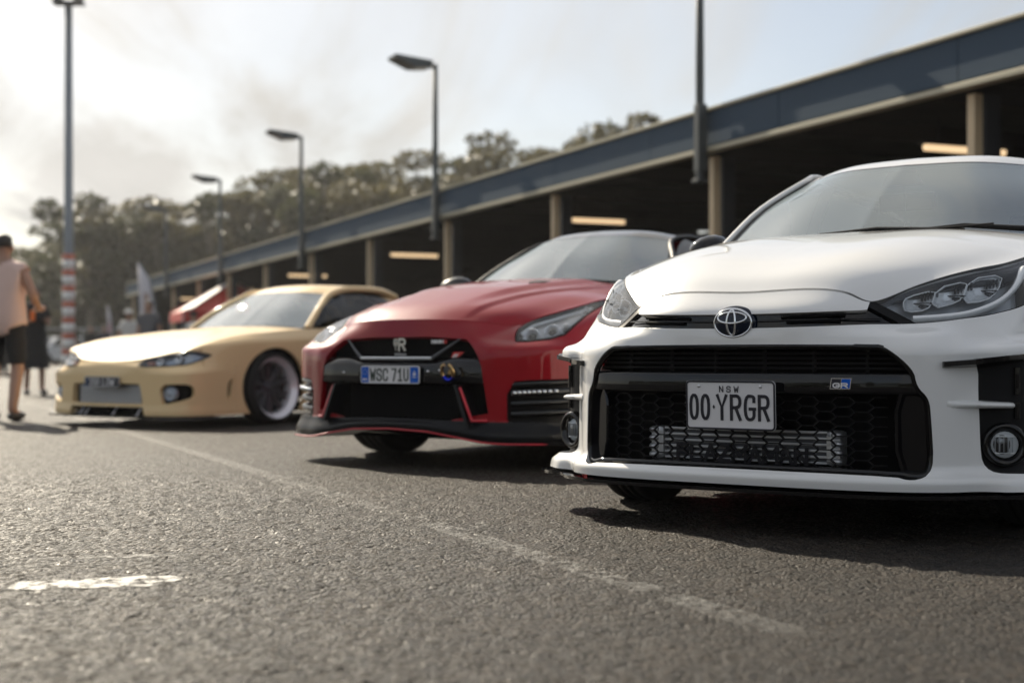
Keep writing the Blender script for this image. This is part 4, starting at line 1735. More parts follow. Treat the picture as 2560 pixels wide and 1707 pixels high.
def greenhouse(root, g):
    ws = coons_skin(g['cowl'], g['roof_f'], g['ws_c'], g['ws_s'], 50, 40)
    b0, b1, bs = g.get('frit', (0.05, 0.05, 0.035))
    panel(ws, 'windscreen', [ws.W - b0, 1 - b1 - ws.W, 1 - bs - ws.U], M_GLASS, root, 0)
    panel(ws, 'windscreen_border', [np.maximum.reduce([b0 - ws.W, ws.W - (1 - b1), ws.U - (1 - bs)])], M_GLOSSB, root, 0.004)
    rf = coons_skin(g['roof_f'], g['roof_r'], g['roof_c'], g['rail'], 40, 60)
    panel(rf, 'roof', [rf.W + 1], g['m_roof'], root, 0.02)
    rw = coons_skin(g['roof_r'], g['deck'], g['rw_c'], g['rw_s'], 30, 30)
    panel(rw, 'rear_window', [0.93 - rw.U, rw.W - .07, .93 - rw.W], M_SGLASS, root, 0)
    panel(rw, 'rear_window_frame', [np.maximum.reduce([rw.U - .93, .07 - rw.W, rw.W - .93])], g['m_body'], root, 0.01)
    belt, rail = np.array(g['belt'], float), np.array(g['rail_full'], float)
    n = 70
    def cv(P):
        k = np.r_[0, np.cumsum(np.linalg.norm(np.diff(P, axis=0), axis=1))]
        return catmull(k / k[-1], P, np.linspace(0, 1, n))
    B_, Rl = cv(belt), cv(rail)
    t = np.linspace(0, 1, 16)[None, :, None]
    G = B_[:, None] * (1 - t) + Rl[:, None] * t
    G[..., 0] += (0.02 * np.sin(np.pi * t))[..., 0]
    sd = grid_skin(G, np.linspace(0, 1, n), np.linspace(0, 1, 16))
    reg = g['side_regions']
    for (a, c, nm, mt, dz) in reg:
        panel(sd, nm, [sd.U - a, c - sd.U] + ([sd.W - .04, .93 - sd.W] if 'window' in nm else []), mt, root, dz, 'sides')
    panel(sd, 'window_frame', [np.maximum(.04 - sd.W, sd.W - .93)], g.get('m_frame', M_GLOSSB), root, 0.01, 'sides')
    # front pillars
    for s in (1, -1):
        mb = MB()
        pts = [(p[0] * s + s * g['pil_off'][0], p[1] + g['pil_off'][1], p[2] + g['pil_off'][2]) for p in g['ws_s'] + g['rail'][1:]]
        kk = np.r_[0, np.cumsum(np.linalg.norm(np.diff(np.array(pts), axis=0), axis=1))]
        P = catmull(kk, np.array(pts), np.linspace(0, kk[-1], 30))
        mb.tube(P, g['pil_r'], 10, flat=0.75, up=(s * .6, -.5, .6))
        mb.build('front_pillar', g['m_pillar'], root)


def interior(root, cy, cz, ry, hw, seat_y, wheel_x, floor_z=0.25):
    mb = MB()
    prof = [(cy + .10, cz - .06), (cy + .28, cz - .035), (cy + .50, cz - .055), (cy + .60, cz - .12), (cy + .55, cz - .38), (cy + .3, cz - .5), (cy + .05, cz - .5)]
    mb.prism([(p[0], p[1]) for p in prof], -hw, hw, Matrix(((0, 1, 0, 0), (1, 0, 0, 0), (0, 0, 1, 0), (0, 0, 0, 1))))
    mb.build('dashboard', M_DASH, root)
    for sx in (-.36, .36):
        mb = MB()
        mb.box((sx, seat_y, .42), (.48, .5, .16), None, .05)
        mb.box((sx, seat_y + .32, .78), (.46, .14, .66), Matrix.Rotation(R(-14), 4, 'X'), .055)
        mb.box((sx, seat_y + .43, 1.17 if cz > .95 else 1.08), (.25, .09, .17), Matrix.Rotation(R(-10), 4, 'X'), .035)
        mb.build('seat', M_SEAT, root)
    mb = MB()
    c = Vector((wheel_x, cy + .72, cz - .09))
    M = axis_matrix(c, (0, .92, .38))
    ring = [M @ Vector((.18 * math.cos(t), .18 * math.sin(t), 0)) for t in np.linspace(0, 2 * math.pi, 25)[:-1]]
    mb.tube(ring, .015, 8, closed=True)
    for a in (0, 2.4, 3.9):
        mb.tube([M @ Vector((0, 0, -.01)), M @ Vector((.17 * math.sin(a), .17 * math.cos(a), 0))], .014, 6)
    mb.build('steering_wheel', M_MATTB, root)
    mb = MB()
    mb.box((0, ry + .12, g_mirror_z(cz)), (.25, .035, .075), None, .015)
    mb.build('rear_view_mirror', M_MATTB, root)


def g_mirror_z(cz):
    return cz + .22


def underbody(root, x, y0, y1, z, wheels):
    mb = MB()
    mb.box((0, (y0 + y1) / 2, z + .01), (x * 2, y1 - y0, .02))
    mb.box((0, y0 + .55, .45), (x * 2 * .80, .03, .55))
    mb.build('floor_pan', M_VOID, root)
    for (wx, wy, r) in wheels:
        mb = MB()
        s = 1 if wx > 0 else -1
        V, F = [], []
        n = 20
        for k in range(n + 1):
            a = math.pi * (-.12 + 1.24 * k / n)
            for xx in (wx - s * .32, wx + s * .07):
                V.append((xx, wy - r * math.cos(a), r * .86 + r * math.sin(a) * 1.0))
        for k in range(n):
            F.append((2 * k, 2 * k + 1, 2 * k + 3, 2 * k + 2))
        mb.add(V, F, True)
        V2 = V[0::2]
        mb.add(V2, [list(range(len(V2)))])
        mb.build('wheel_arch_liner', M_VOID, root)


def door_mirror(root, p, m, sgn, size=(.22, .13, .15)):
    mb = MB()
    bm = bmesh.new()
    bmesh.ops.create_uvsphere(bm, u_segments=16, v_segments=10, radius=.5)
    for v in bm.verts:
        x, y, z = v.co * 2
        f = 1 - .25 * (x * sgn)
        v.co = Vector((x * size[0] / 2, (max(y, -1) if y < .35 else .35) * size[1] * .9, z * size[2] / 2 * (1 - .18 * x * sgn)))
    bm.verts.index_update()
    mb.add([v.co + Vector(p) for v in bm.verts], [[v.index for v in f.verts] for f in bm.faces], True)
    bm.free()
    mb.tube([Vector(p) - Vector((sgn * .06, 0, .03)), Vector(p) - Vector((sgn * .15, -.03, .09))], .03, 8)
    return mb.build('door_mirror', m, root)


def rear_wrap_panels(S, root, m, u_f, u_d, u_r, arch_f, arch_r, top, extra_f=None):
    """front wing, door, rear quarter of a wrap skin"""
    def arch(y, z, r):
        return np.sqrt((S.Y - y)**2 + (S.Z - z)**2) - r
    side = arch(*arch_f)
    siderear = arch(*arch_r)
    if extra_f is None:
        extra_f = [S.U - u_f - .02]
    panel(S, 'front_wing', extra_f + [u_d - .012 - S.U, side, top - S.W], m, root, 0.03, 'sides')
    panel(S, 'door', [S.U - u_d - .004, u_r - .004 - S.U, top - S.W, S.Z - .26], m, root, 0.03, 'sides')
    panel(S, 'sill', [S.U - u_d, u_r - S.U, .255 - S.Z], m, root, 0.03, 'sides')
    panel(S, 'rear_body', [S.U - u_r - .012, siderear, top - S.W], m, root, 0.03, 'merge')


def number_plate(root, c, w, h, tilt, m_face, m_rim, rim=.006):
    """plate facing -y with a raised rim"""
    M = Matrix.Translation(c) @ Matrix.Rotation(R(tilt), 4, 'X')
    def rr(w_, h_, r_):
        P = []
        for (cx, cz_, a0) in ((w_ / 2 - r_, h_ / 2 - r_, 0), (-w_ / 2 + r_, h_ / 2 - r_, 90), (-w_ / 2 + r_, -h_ / 2 + r_, 180), (w_ / 2 - r_, -h_ / 2 + r_, 270)):
            for k in range(5):
                a = R(a0 + 22.5 * k)
                P.append((cx + r_ * math.cos(a), cz_ + r_ * math.sin(a)))
        return P
    mb = MB()
    mb.prism(rr(w, h, .014), 0, .004, M)
    pl = mb.build('number_plate', m_face, root)
    mb = MB()
    P = rr(w - rim, h - rim, .012)
    mb.tube([M @ Vector((p[0], -.0005, p[1])) for p in P], rim / 2, 6, closed=True)
    mb.build('plate_rim', m_rim, pl)
    return pl, M

# ================================================================== white hot hatch
M_WHITE = paint('white_paint', (0.80, 0.80, 0.79))
M_HOUSM = mat('lamp_housing_grey', (.46, .48, .51), .3, .3, coat=.4, var=.1)
M_REFL = mat('bright_reflector', (0.90, 0.93, 0.97), 0.25, 0.35, var=.25, vscale=60)
wc = empty('hatchback_car', (0.745, 4.80, 0), R(-34.6))
tag(wc, 'white hatchback with black honeycomb grille and plate 00 YRGR, nearest on the right', 'car')
planW = [(0, 0), (.345, .013), (.45, .03), (.58, .07), (.68, .142), (.75, .232), (.84, .28), (.892, .33), (.904, .46), (.905, .83), (.895, 1.25), (.88, 2.0),
         (.885, 2.8), (.90, 3.35), (.87, 3.72), (.75, 3.92), (.4, 3.99), (0, 4.0)]
TW = [(0, .085, .815), (.352, .122, .808), (.43, .14, .776), (.548, .257, .832), (.622, .353, .867), (.69, .468, .895), (.745, .575, .915), (.78, .70, .942), (.79, .82, .965),
      (.785, 1.0, 1.008), (.77, 1.28, 1.05), (.775, 2.0, 1.05), (.77, 2.8, 1.06), (.76, 3.35, 1.08), (.72, 3.6, 1.1), (.6, 3.75, 1.1), (.3, 3.8, 1.1), (0, 3.8, 1.1)]
rowsW = [
    {0: (-.03, .168), 5: (-.034, .166), 6: (-.045, .166), 7: (-.05, .168), 8: (-.03, .172), 9: (0, .2), 17: (0, .25)},
    {0: (-.036, .195), 5: (-.038, .195), 6: (-.042, .195), 7: (-.044, .196), 8: (-.03, .197), 9: (0, .235), 17: (0, .28)},
    {0: (-.018, .216), 6: (-.014, .22), 8: (-.01, .222), 9: (0, .27), 17: (0, .32)},
    {0: (.004, .24), 8: (0, .245), 9: (0, .31), 17: (0, .36)},
    {0: (0, .45), 9: (0, .46), 17: (0, .5)},
    {0: (0, .60), 6: (0, .60), 9: (0, .62), 17: (0, .62)},
    {0: (0, .655), 2: (.012, .655), 3: (.03, .655), 4: (.035, .66), 5: (.05, .662), 6: (.07, .662), 7: (.085, .665), 8: (.06, .68), 9: (.01, .72), 17: (0, .72)},
    {0: (0, .006, .69), 1: (.34, .034, .696), 2: (.436, .083, .70), 3: (.545, .176, .702), 4: (.62, .232, .708), 5: (.685, .293, .719), 6: (.748, .36, .731), 7: (.80, .44, .75), 8: (.835, .53, .775),
     9: (.878, .83, .82), 10: (.02, .82), 17: (.02, .82)},
    {0: (0, .01, .735), 1: (.336, .048, .741), 2: (.429, .112, .747), 3: (.52, .20, .766), 4: (.595, .262, .79), 5: (.66, .335, .812), 6: (.72, .41, .828), 7: (.775, .50, .848), 8: (.81, .60, .875),
     9: (.855, .85, .915), 10: (.04, .92), 17: (.04, .92)},
    {i: p for i, p in enumerate(TW)}]
S = wrap_skin(planW, rowsW, 0.006, 0.04, 9, 0.006, 4, 12)
# shelf that flares out above the side openings
sh = np.exp(-((S.Z - .606 - .02 * np.clip((S.X - .67) / .2, 0, 1)) / .016)**2) * np.clip((S.U - 3.7) / 2.2, 0, 1) * np.clip((8.9 - S.U) / .8, 0, 1)
S = grid_skin((S.V + S.N * (sh * .008)[:, None]).reshape(S.G.shape), S.U.reshape(S.G.shape[:2])[:, 0], S.W.reshape(S.G.shape[:2])[0])

grille = chaikin([(-.47, .636), (.47, .636), (.52, .625), (.594, .557), (.603, .50), (.636, .463), (.641, .40), (.648, .226), (.606, .200), (.53, .219), (-.53, .219), (-.606, .2), (-.648, .226), (-.641, .40), (-.636, .463), (-.603, .5), (-.594, .557), (-.52, .625)], 2)
dG = np.where(S.Y < .5, sdf(grille, S.X, S.Z), 1)
so = chaikin([(.735, .578), (.752, .562), (.752, .47), (.755, .40), (.757, .31), (.762, .255), (.785, .229), (.83, .221), (1.2, .219), (1.2, .60), (.9, .590)], 1)
dS = np.maximum(sdf(so, S.X, S.Z), S.U - 7.75)
archW = np.sqrt((S.Y - .83)**2 + (S.Z - .32)**2) - .365
hl_line = (S.X - .428) * .51 + (S.Z - .775) * .86      # > 0 outboard of the slanted inner lamp edge
hl_line = hl_line + 0.0
bumperW = panel(S, 'front_bumper', [7.0 - S.W, dG, dS, 8.5 - S.U, archW], M_WHITE, wc, 0.03)
panel(S, 'bonnet_garnish', [S.W - 8.04, 8.945 - S.W, .428 - S.X, 1.0 - S.Y], M_WHITE, wc, 0.025)
panel(S, 'upper_grille', [S.W - 6.9, 8.15 - S.W, -hl_line - .004, 1.0 - S.Y], M_GLOSSB, wc, 0.0, offset=-.014)
hlk = [S.W - 7.04, 8.93 - S.W, hl_line - .006, 7.75 - S.U]
lamp_trim = [S.W - 6.95, 8.99 - S.W, hl_line + .012, 7.8 - S.U]
for sd_ in ('right', 'left'):
    hs = panel(S, 'headlight', lamp_trim, M_HOUSM, wc, 0.0, sd_, offset=-.046)[0]
    panel(S, 'lamp_bezel', [np.minimum.reduce(hlk), S.W - 8.35 + .3 * np.clip((S.X - .5) / .3, 0, 1)], M_HOUSD, hs, 0.03, sd_, offset=-.016)
    panel(S, 'headlight_rim', [np.minimum.reduce(lamp_trim), -(np.minimum.reduce(hlk) - .004)], M_MATTB, hs, 0.046, sd_, offset=-.003)
    panel(S, 'lens', [np.minimum.reduce(hlk) - .002], M_LENSC, hs, 0.0, sd_, offset=-.001)
    sg = 1 if sd_ == 'right' else -1
    # U shaped light guide along the lower edge and the outer end
    mb = MB()
    pth = [(.552, .722), (.627, .727), (.70, .738), (.757, .768), (.788, .805), (.803, .855), (.797, .897)]
    P = []
    for (x_, z_) in chaikin(pth, 2, False):
        c_, n_ = surf_frame(S, x_, z_, .9)
        c_ = c_ - n_ * .014
        P.append((c_.x * sg, c_.y, c_.z))
    mb.tube(P, [.0165] * (len(P) - 9) + [.017, .019, .021, .023, .025, .026, .026, .025, .022], 8, flat=.6)
    mb.build('light_guide', M_DRL, hs)
    # three deep reflector cells with bright rims
    for cell in ([(.517, .767), (.524, .790), (.596, .812), (.594, .78), (.584, .748), (.528, .741)], [(.600, .819), (.672, .844), (.670, .80), (.662, .775), (.598, .752)],
                 [(.678, .850), (.752, .869), (.753, .812), (.730, .780), (.674, .771)]):
        loop = chaikin(np.mean(cell, 0) + (np.array(cell) - np.mean(cell, 0)) * 1.06, 1)
        rings = []
        cen = np.mean(cell, 0)
        for (sc_, dp_) in ((1.0, .010), (.97, .016), (.84, .030), (.5, .038), (.12, .040)):
            rg = []
            for (x_, z_) in loop:
                qx, qz = cen[0] + (x_ - cen[0]) * sc_, cen[1] + (z_ - cen[1]) * sc_
                c_, n_ = surf_frame(S, qx, qz, .9)
                c_ = c_ + Vector((-.15, 1, .1)).normalized() * dp_
                rg.append((c_.x * sg, c_.y, c_.z))
            rings.append(rg)
        nl_ = len(loop)
        mb = MB()
        V = [p for rg in rings for p in rg]
        F = [(r * nl_ + i, r * nl_ + (i + 1) % nl_, (r + 1) * nl_ + (i + 1) % nl_, (r + 1) * nl_ + i) for r in range(4) for i in range(nl_)]
        F.append([4 * nl_ + i for i in range(nl_)])
        mb.add(V, F, False)
        mb.build('reflector', M_REFL, hs)
        mb = MB()
        mb.tube(rings[0], .0028, 6, closed=True)
        mb.build('cell_rim', M_DRL, hs)
        mb = MB()
        a_, n_ = surf_frame(S, cen[0], cen[1], .9)
        for k in range(6):
            x0_ = cen[0] + (-.2 + .17 * k) * .085 * .55 + .012
            c_, n_ = surf_frame(S, x0_, cen[1] + .016 + .003 * k, .9)
            mb.box((c_.x * sg, c_.y + .022, c_.z), (.0022, .016, .026))
        c_, n_ = surf_frame(S, cen[0] + .008, cen[1] - .002, .9)
        mb.box((c_.x * sg, c_.y + .025, c_.z), (.06, .014, .0035))
        mb.ellipsoid((c_.x * sg, c_.y + .03, c_.z - .014), (.022, .012, .010), 12, 8)
        mb.build('lamp_fin', M_HOUSD, hs)
    # thin chrome blade in the inner tip
    mb = MB()
    a_, na_ = surf_frame(S, .47, .762, .9)
    b2, nb_ = surf_frame(S, .553, .716, .9)
    a_, b2 = a_ - na_ * .03, b2 - nb_ * .03
    mb.tube([(a_.x * sg, a_.y, a_.z), (b2.x * sg, b2.y, b2.z)], .006, 6)
    mb.build('chrome_blade', M_CHROME, hs)

rear_wrap_panels(S, wc, M_WHITE, 8.5, 10.4, 12.2, (.83, .32, .365), (3.39, .32, .375), 9.01,
                 [np.maximum(np.minimum(S.U - 8.52, 7.02 - S.W), np.minimum(S.U - 7.78, S.W - 7.02))])
# bonnet
TOPW = S.G[:, -1]
UW = S.U.reshape(S.G.shape[:2])[:, 0]
bonW = coons_skin(TOPW[UW <= 2.0001], [(0, 1.08, 1.092), (.4, 1.13, 1.088), tuple(TOPW[np.argmin(abs(UW - 10))])],
                  [tuple(TOPW[0]), (0, .15, .864), (0, .30, .928), (0, .55, .998), (0, .8, 1.05), (0, 1.08, 1.092)], TOPW[(UW >= 1.9999) & (UW <= 10.0001)], 110, 130,
                  lambda x, y, s, t: .014 * np.sin(math.pi * np.clip(s, 0, 1))**2 * np.sin(math.pi * np.clip(t, 0, 1)))
panel(bonW, 'bonnet', [bonW.W - .005, bonW.U * 0 + 1, 1.0 - bonW.U - .004], M_WHITE, wc, 0.025)
# cowl strip and wipers
mb = MB()
V, F = [], []
for k in range(21):
    x_ = -.74 + 1.48 * k / 20
    y_ = 1.085 + .19 * (abs(x_) / .74)**2
    V += [(x_, y_ - .02, 1.062 - .03 * (x_ / .74)**2), (x_, y_ + .09, 1.058 - .03 * (x_ / .74)**2)]
for k in range(20):
    F.append((2 * k, 2 * k + 2, 2 * k + 3, 2 * k + 1))
mb.add(V, F, True)
cowl = mb.build('cowl', M_MATTB, wc)
for (xa, xb) in ((-.28, .42), (.16, .66)):
    mb = MB()
    ya, yb = 1.14 + .19 * (xa / .74)**2, 1.10 + .19 * (xb / .74)**2
    mb.tube([(xa, ya + .03, 1.092), ((xa + xb) / 2, (ya + yb) / 2 + .01, 1.108), (xb, yb + .01, 1.085)], [.006, .009, .012], 6)
    mb.tube([(xa - .1, ya + .045, 1.09), (xa + .38, ya + .0, 1.103)], .005, 6)
    mb.build('wiper', M_MATTB, wc)
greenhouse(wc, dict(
    cowl=[(0, 1.13, 1.07), (.4, 1.18, 1.068), (.715, 1.36, 1.05)], roof_f=[(0, 1.71, 1.430), (.3, 1.755, 1.426), (.525, 1.905, 1.408)],
    ws_c=[(0, 1.13, 1.07), (0, 1.42, 1.275), (0, 1.71, 1.430)], ws_s=[(.715, 1.36, 1.05), (.635, 1.62, 1.25), (.525, 1.905, 1.408)],
    roof_c=[(0, 1.71, 1.430), (0, 1.80, 1.462), (0, 2.2, 1.485), (0, 2.8, 1.43), (0, 3.3, 1.37)], rail=[(.525, 1.905, 1.408), (.54, 2.0, 1.432), (.55, 2.3, 1.43), (.53, 2.9, 1.395), (.5, 3.25, 1.335)],
    roof_r=[(0, 3.3, 1.37), (.3, 3.29, 1.36), (.5, 3.25, 1.335)], deck=[(0, 3.75, 1.1), (.3, 3.73, 1.1), (.6, 3.66, 1.1)],
    rw_c=[(0, 3.3, 1.37), (0, 3.56, 1.25), (0, 3.75, 1.1)], rw_s=[(.5, 3.25, 1.335), (.57, 3.47, 1.22), (.6, 3.66, 1.1)],
    belt=[(.735, 1.34, 1.045), (.765, 1.7, 1.05), (.77, 2.3, 1.055), (.76, 3.0, 1.075), (.68, 3.6, 1.1)],
    rail_full=[(.735, 1.345, 1.055), (.66, 1.66, 1.265), (.565, 2.05, 1.405), (.55, 2.7, 1.395), (.515, 3.27, 1.33)],
    side_regions=[(.06, .47, 'side_window', M_SGLASS, 0), (.47, .50, 'middle_pillar', M_GLOSSB, .02), (.50, .80, 'rear_side_window', M_SGLASS, 0), (.80, 1.01, 'rear_pillar', M_WHITE, .02)],
    m_roof=M_WHITE, m_body=M_WHITE, m_pillar=M_WHITE, pil_off=(.022, .02, .012), pil_r=.018, frit=(.03, .02, .045)))
interior(wc, 1.13, 1.05, 1.62, .66, 2.05, -.36)
underbody(wc, .76, .3, 3.7, .17, [(.78, .83, .36), (-.78, .83, .36), (.78, 3.39, .37), (-.78, 3.39, .37)])
M_ALLOYD = mat('dark_alloy', (0.03, 0.03, 0.033), 0.3, 0.7, coat=0.3)
for x_, y_ in ((.785, .83), (-.785, .83), (.785, 3.39), (-.785, 3.39)):
    wheel(wc, x_, y_, .322, .225, .235, .03, 10, M_ALLOYD, M_ALLOYD, steer=0)
for sg in (1, -1):
    door_mirror(wc, (sg * .87, 1.58, 1.085), M_GLOSSB, sg, (.19, .15, .14))

# --- big grille
def plan_y(plan, x):
    pl = np.array(plan)
    return float(np.interp(abs(x), pl[:9, 0], pl[:9, 1]))


gy = lambda x: plan_y(planW, x)
mb = MB()
ring = [(p[0], gy(p[0]) + .012, p[1]) for p in inset_poly(grille, .006)]
mb.tube(ring, .012, 8, closed=True)
mb.build('grille_frame', M_GLOSSB, wc)
mb = MB()
V, F = [], []
for k in range(33):
    x_ = -.66 + 1.32 * k / 32
    V += [(x_, gy(x_) + .17, .19), (x_, gy(x_) + .17, .66)]
for k in range(32):
    F.append((2 * k, 2 * k + 2, 2 * k + 3, 2 * k + 1))
mb.add(V, F)
mb.build('grille_backing', M_VOID, wc)


def bar_path(xa, xb, z, off, n=24):
    return [(xa + (xb - xa) * k / n, gy(xa + (xb - xa) * k / n) + off, z) for k in range(n + 1)]


up = []
for k in range(5):
    z_ = .557 + .0165 * k
    hw = min(.585, .585 - max(0, (z_ - .567)) * 1.05)
    mb = MB()
    mb.tube(bar_path(-hw, hw, z_, .045), .0042, 5)
    mb.build('grille_slat', M_MATTB, wc)
for x_ in (-.44, -.265, -.09, .09, .265, .44):
    mb = MB()
    mb.box((x_, gy(x_) + .055, .588), (.006, .02, .09))
    mb.build('grille_divider', M_MATTB, wc)
# gloss cross bar carrying the plate
mb = MB()
V, F = [], []
nb = 40
for k in range(nb + 1):
    x_ = -.602 + 1.204 * k / nb
    y_ = gy(x_)
    V += [(x_, y_ + .06, .470), (x_, y_ + .020, .473), (x_, y_ + .0125, .479), (x_, y_ + .012, .484), (x_, y_ + .012, .533), (x_, y_ + .014, .538), (x_, y_ + .022, .543), (x_, y_ + .06, .546)]
for k in range(nb):
    for q in range(7):
        F.append((8 * k + q, 8 * k + 8 + q, 8 * k + 9 + q, 8 * k + 1 + q))
mb.add(V, F, True)
mb.build('grille_crossbar', M_GLOSSB, wc)
# honeycomb
mb = MB()
hx, hz = .060, .0315
for i in range(-9, 10):
    for j in range(0, 10):
        cx, cz = i * hx, .226 + j * hz + (hz / 2 if i % 2 else 0)
        if abs(cx) > .535 or cz > .478 or cz < .21:
            continue
        pts = [(.021, .01575), (-.021, .01575), (-.039, 0), (-.021, -.01575)]
        for (a, b_) in zip(pts[:-1], pts[1:]):
            A = Vector((cx + a[0], 0, cz + a[1]))
            B_ = Vector((cx + b_[0], 0, cz + b_[1]))
            if min(A.z, B_.z) < .214 or max(A.z, B_.z) > .474:
                continue
            A.y, B_.y = gy(A.x) + .05, gy(B_.x) + .05
            d = B_ - A
            up_ = d.cross(Vector((0, 1, 0))).normalized() * .0019
            dp = Vector((0, .012, 0))
            mb.add([A - up_, A + up_, B_ + up_, B_ - up_, A - up_ + dp, A + up_ + dp, B_ + up_ + dp, B_ - up_ + dp],
                   [(0, 3, 2, 1), (0, 4, 7, 3), (1, 2, 6, 5)])
mb.build('honeycomb_grille', M_MATTB, wc)
mb = MB()
mb.box((0, .07, .214), (1.06, .05, .012))
mb.build('grille_lower_rail', M_MATTB, wc)
# intercooler behind the honeycomb
ic = None
mb = MB()
mb.box((-.015, .145, .290), (.60, .05, .108))
ic = mb.build('intercooler', M_ALUFIN, wc)
for k in range(6):
    mb = MB()
    mb.box((-.015, .118, .240 + .0205 * k), (.61, .012, .0085), None, .002)
    mb.build('cooler_tube', M_ALU, ic)
for sx in (-.345, .315):
    mb = MB()
    mb.box((sx, .135, .291), (.055, .07, .118), None, .018)
    for k in range(4):
        mb.ellipsoid((sx + (.012 if sx > 0 else -.012), .105, .248 + .029 * k), (.022, .016, .0135), 10, 6)
    mb.build('end_tank', M_ALU, ic)
mb = MB()
lettering(mb, 'PLAZMAMAN', -.265, .236, .040, .050, .013, .0135, y=.106, slant=.02)
mb.build('cooler_lettering', M_PLK, ic)
# corner posts
post = [(.528, .486), (.60, .494), (.632, .464), (.637, .40), (.6445, .229), (.604, .203), (.534, .222)]
for sg in (1, -1):
    poly = [(p[0] * sg, p[1]) for p in post]
    if sg < 0:
        poly = poly[::-1]
    mb = MB()
    c = chaikin(poly, 1)
    y0 = gy(.6) - .018
    sh_ = lambda x: y0 + (abs(x) - .53) * .55
    ins = inset_poly(c, -0.0)
    # sloping front face follows the plan of the bumper
    n = len(c)
    c2 = inset_poly(c, .014)
    c3 = inset_poly(c, .020)
    V = [(p[0], sh_(p[0]) + .12, p[1]) for p in c] + [(p[0], sh_(p[0]) + .008, p[1]) for p in c] + [(p[0], sh_(p[0]) - .002, p[1]) for p in inset_poly(c, .006)] + \
        [(p[0], sh_(p[0]) - .002, p[1]) for p in c2] + [(p[0], sh_(p[0]) + .012, p[1]) for p in c3]
    F = []
    for r in range(4):
        for i in range(n):
            j = (i + 1) % n
            F.append((r * n + i, r * n + j, (r + 1) * n + j, (r + 1) * n + i) if sg > 0 else (r * n + i, r * n + j, (r + 1) * n + j, (r + 1) * n + i))
    F.append([4 * n + i for i in range(n)])
    mb.add(V, F)
    bm = bmesh.new()
    o = mb.build('air_curtain_post', M_GLOSSB, wc)
    bm.from_mesh(o.data)
    bmesh.ops.recalc_face_normals(bm, faces=bm.faces)
    bm.to_mesh(o.data)
    bm.free()
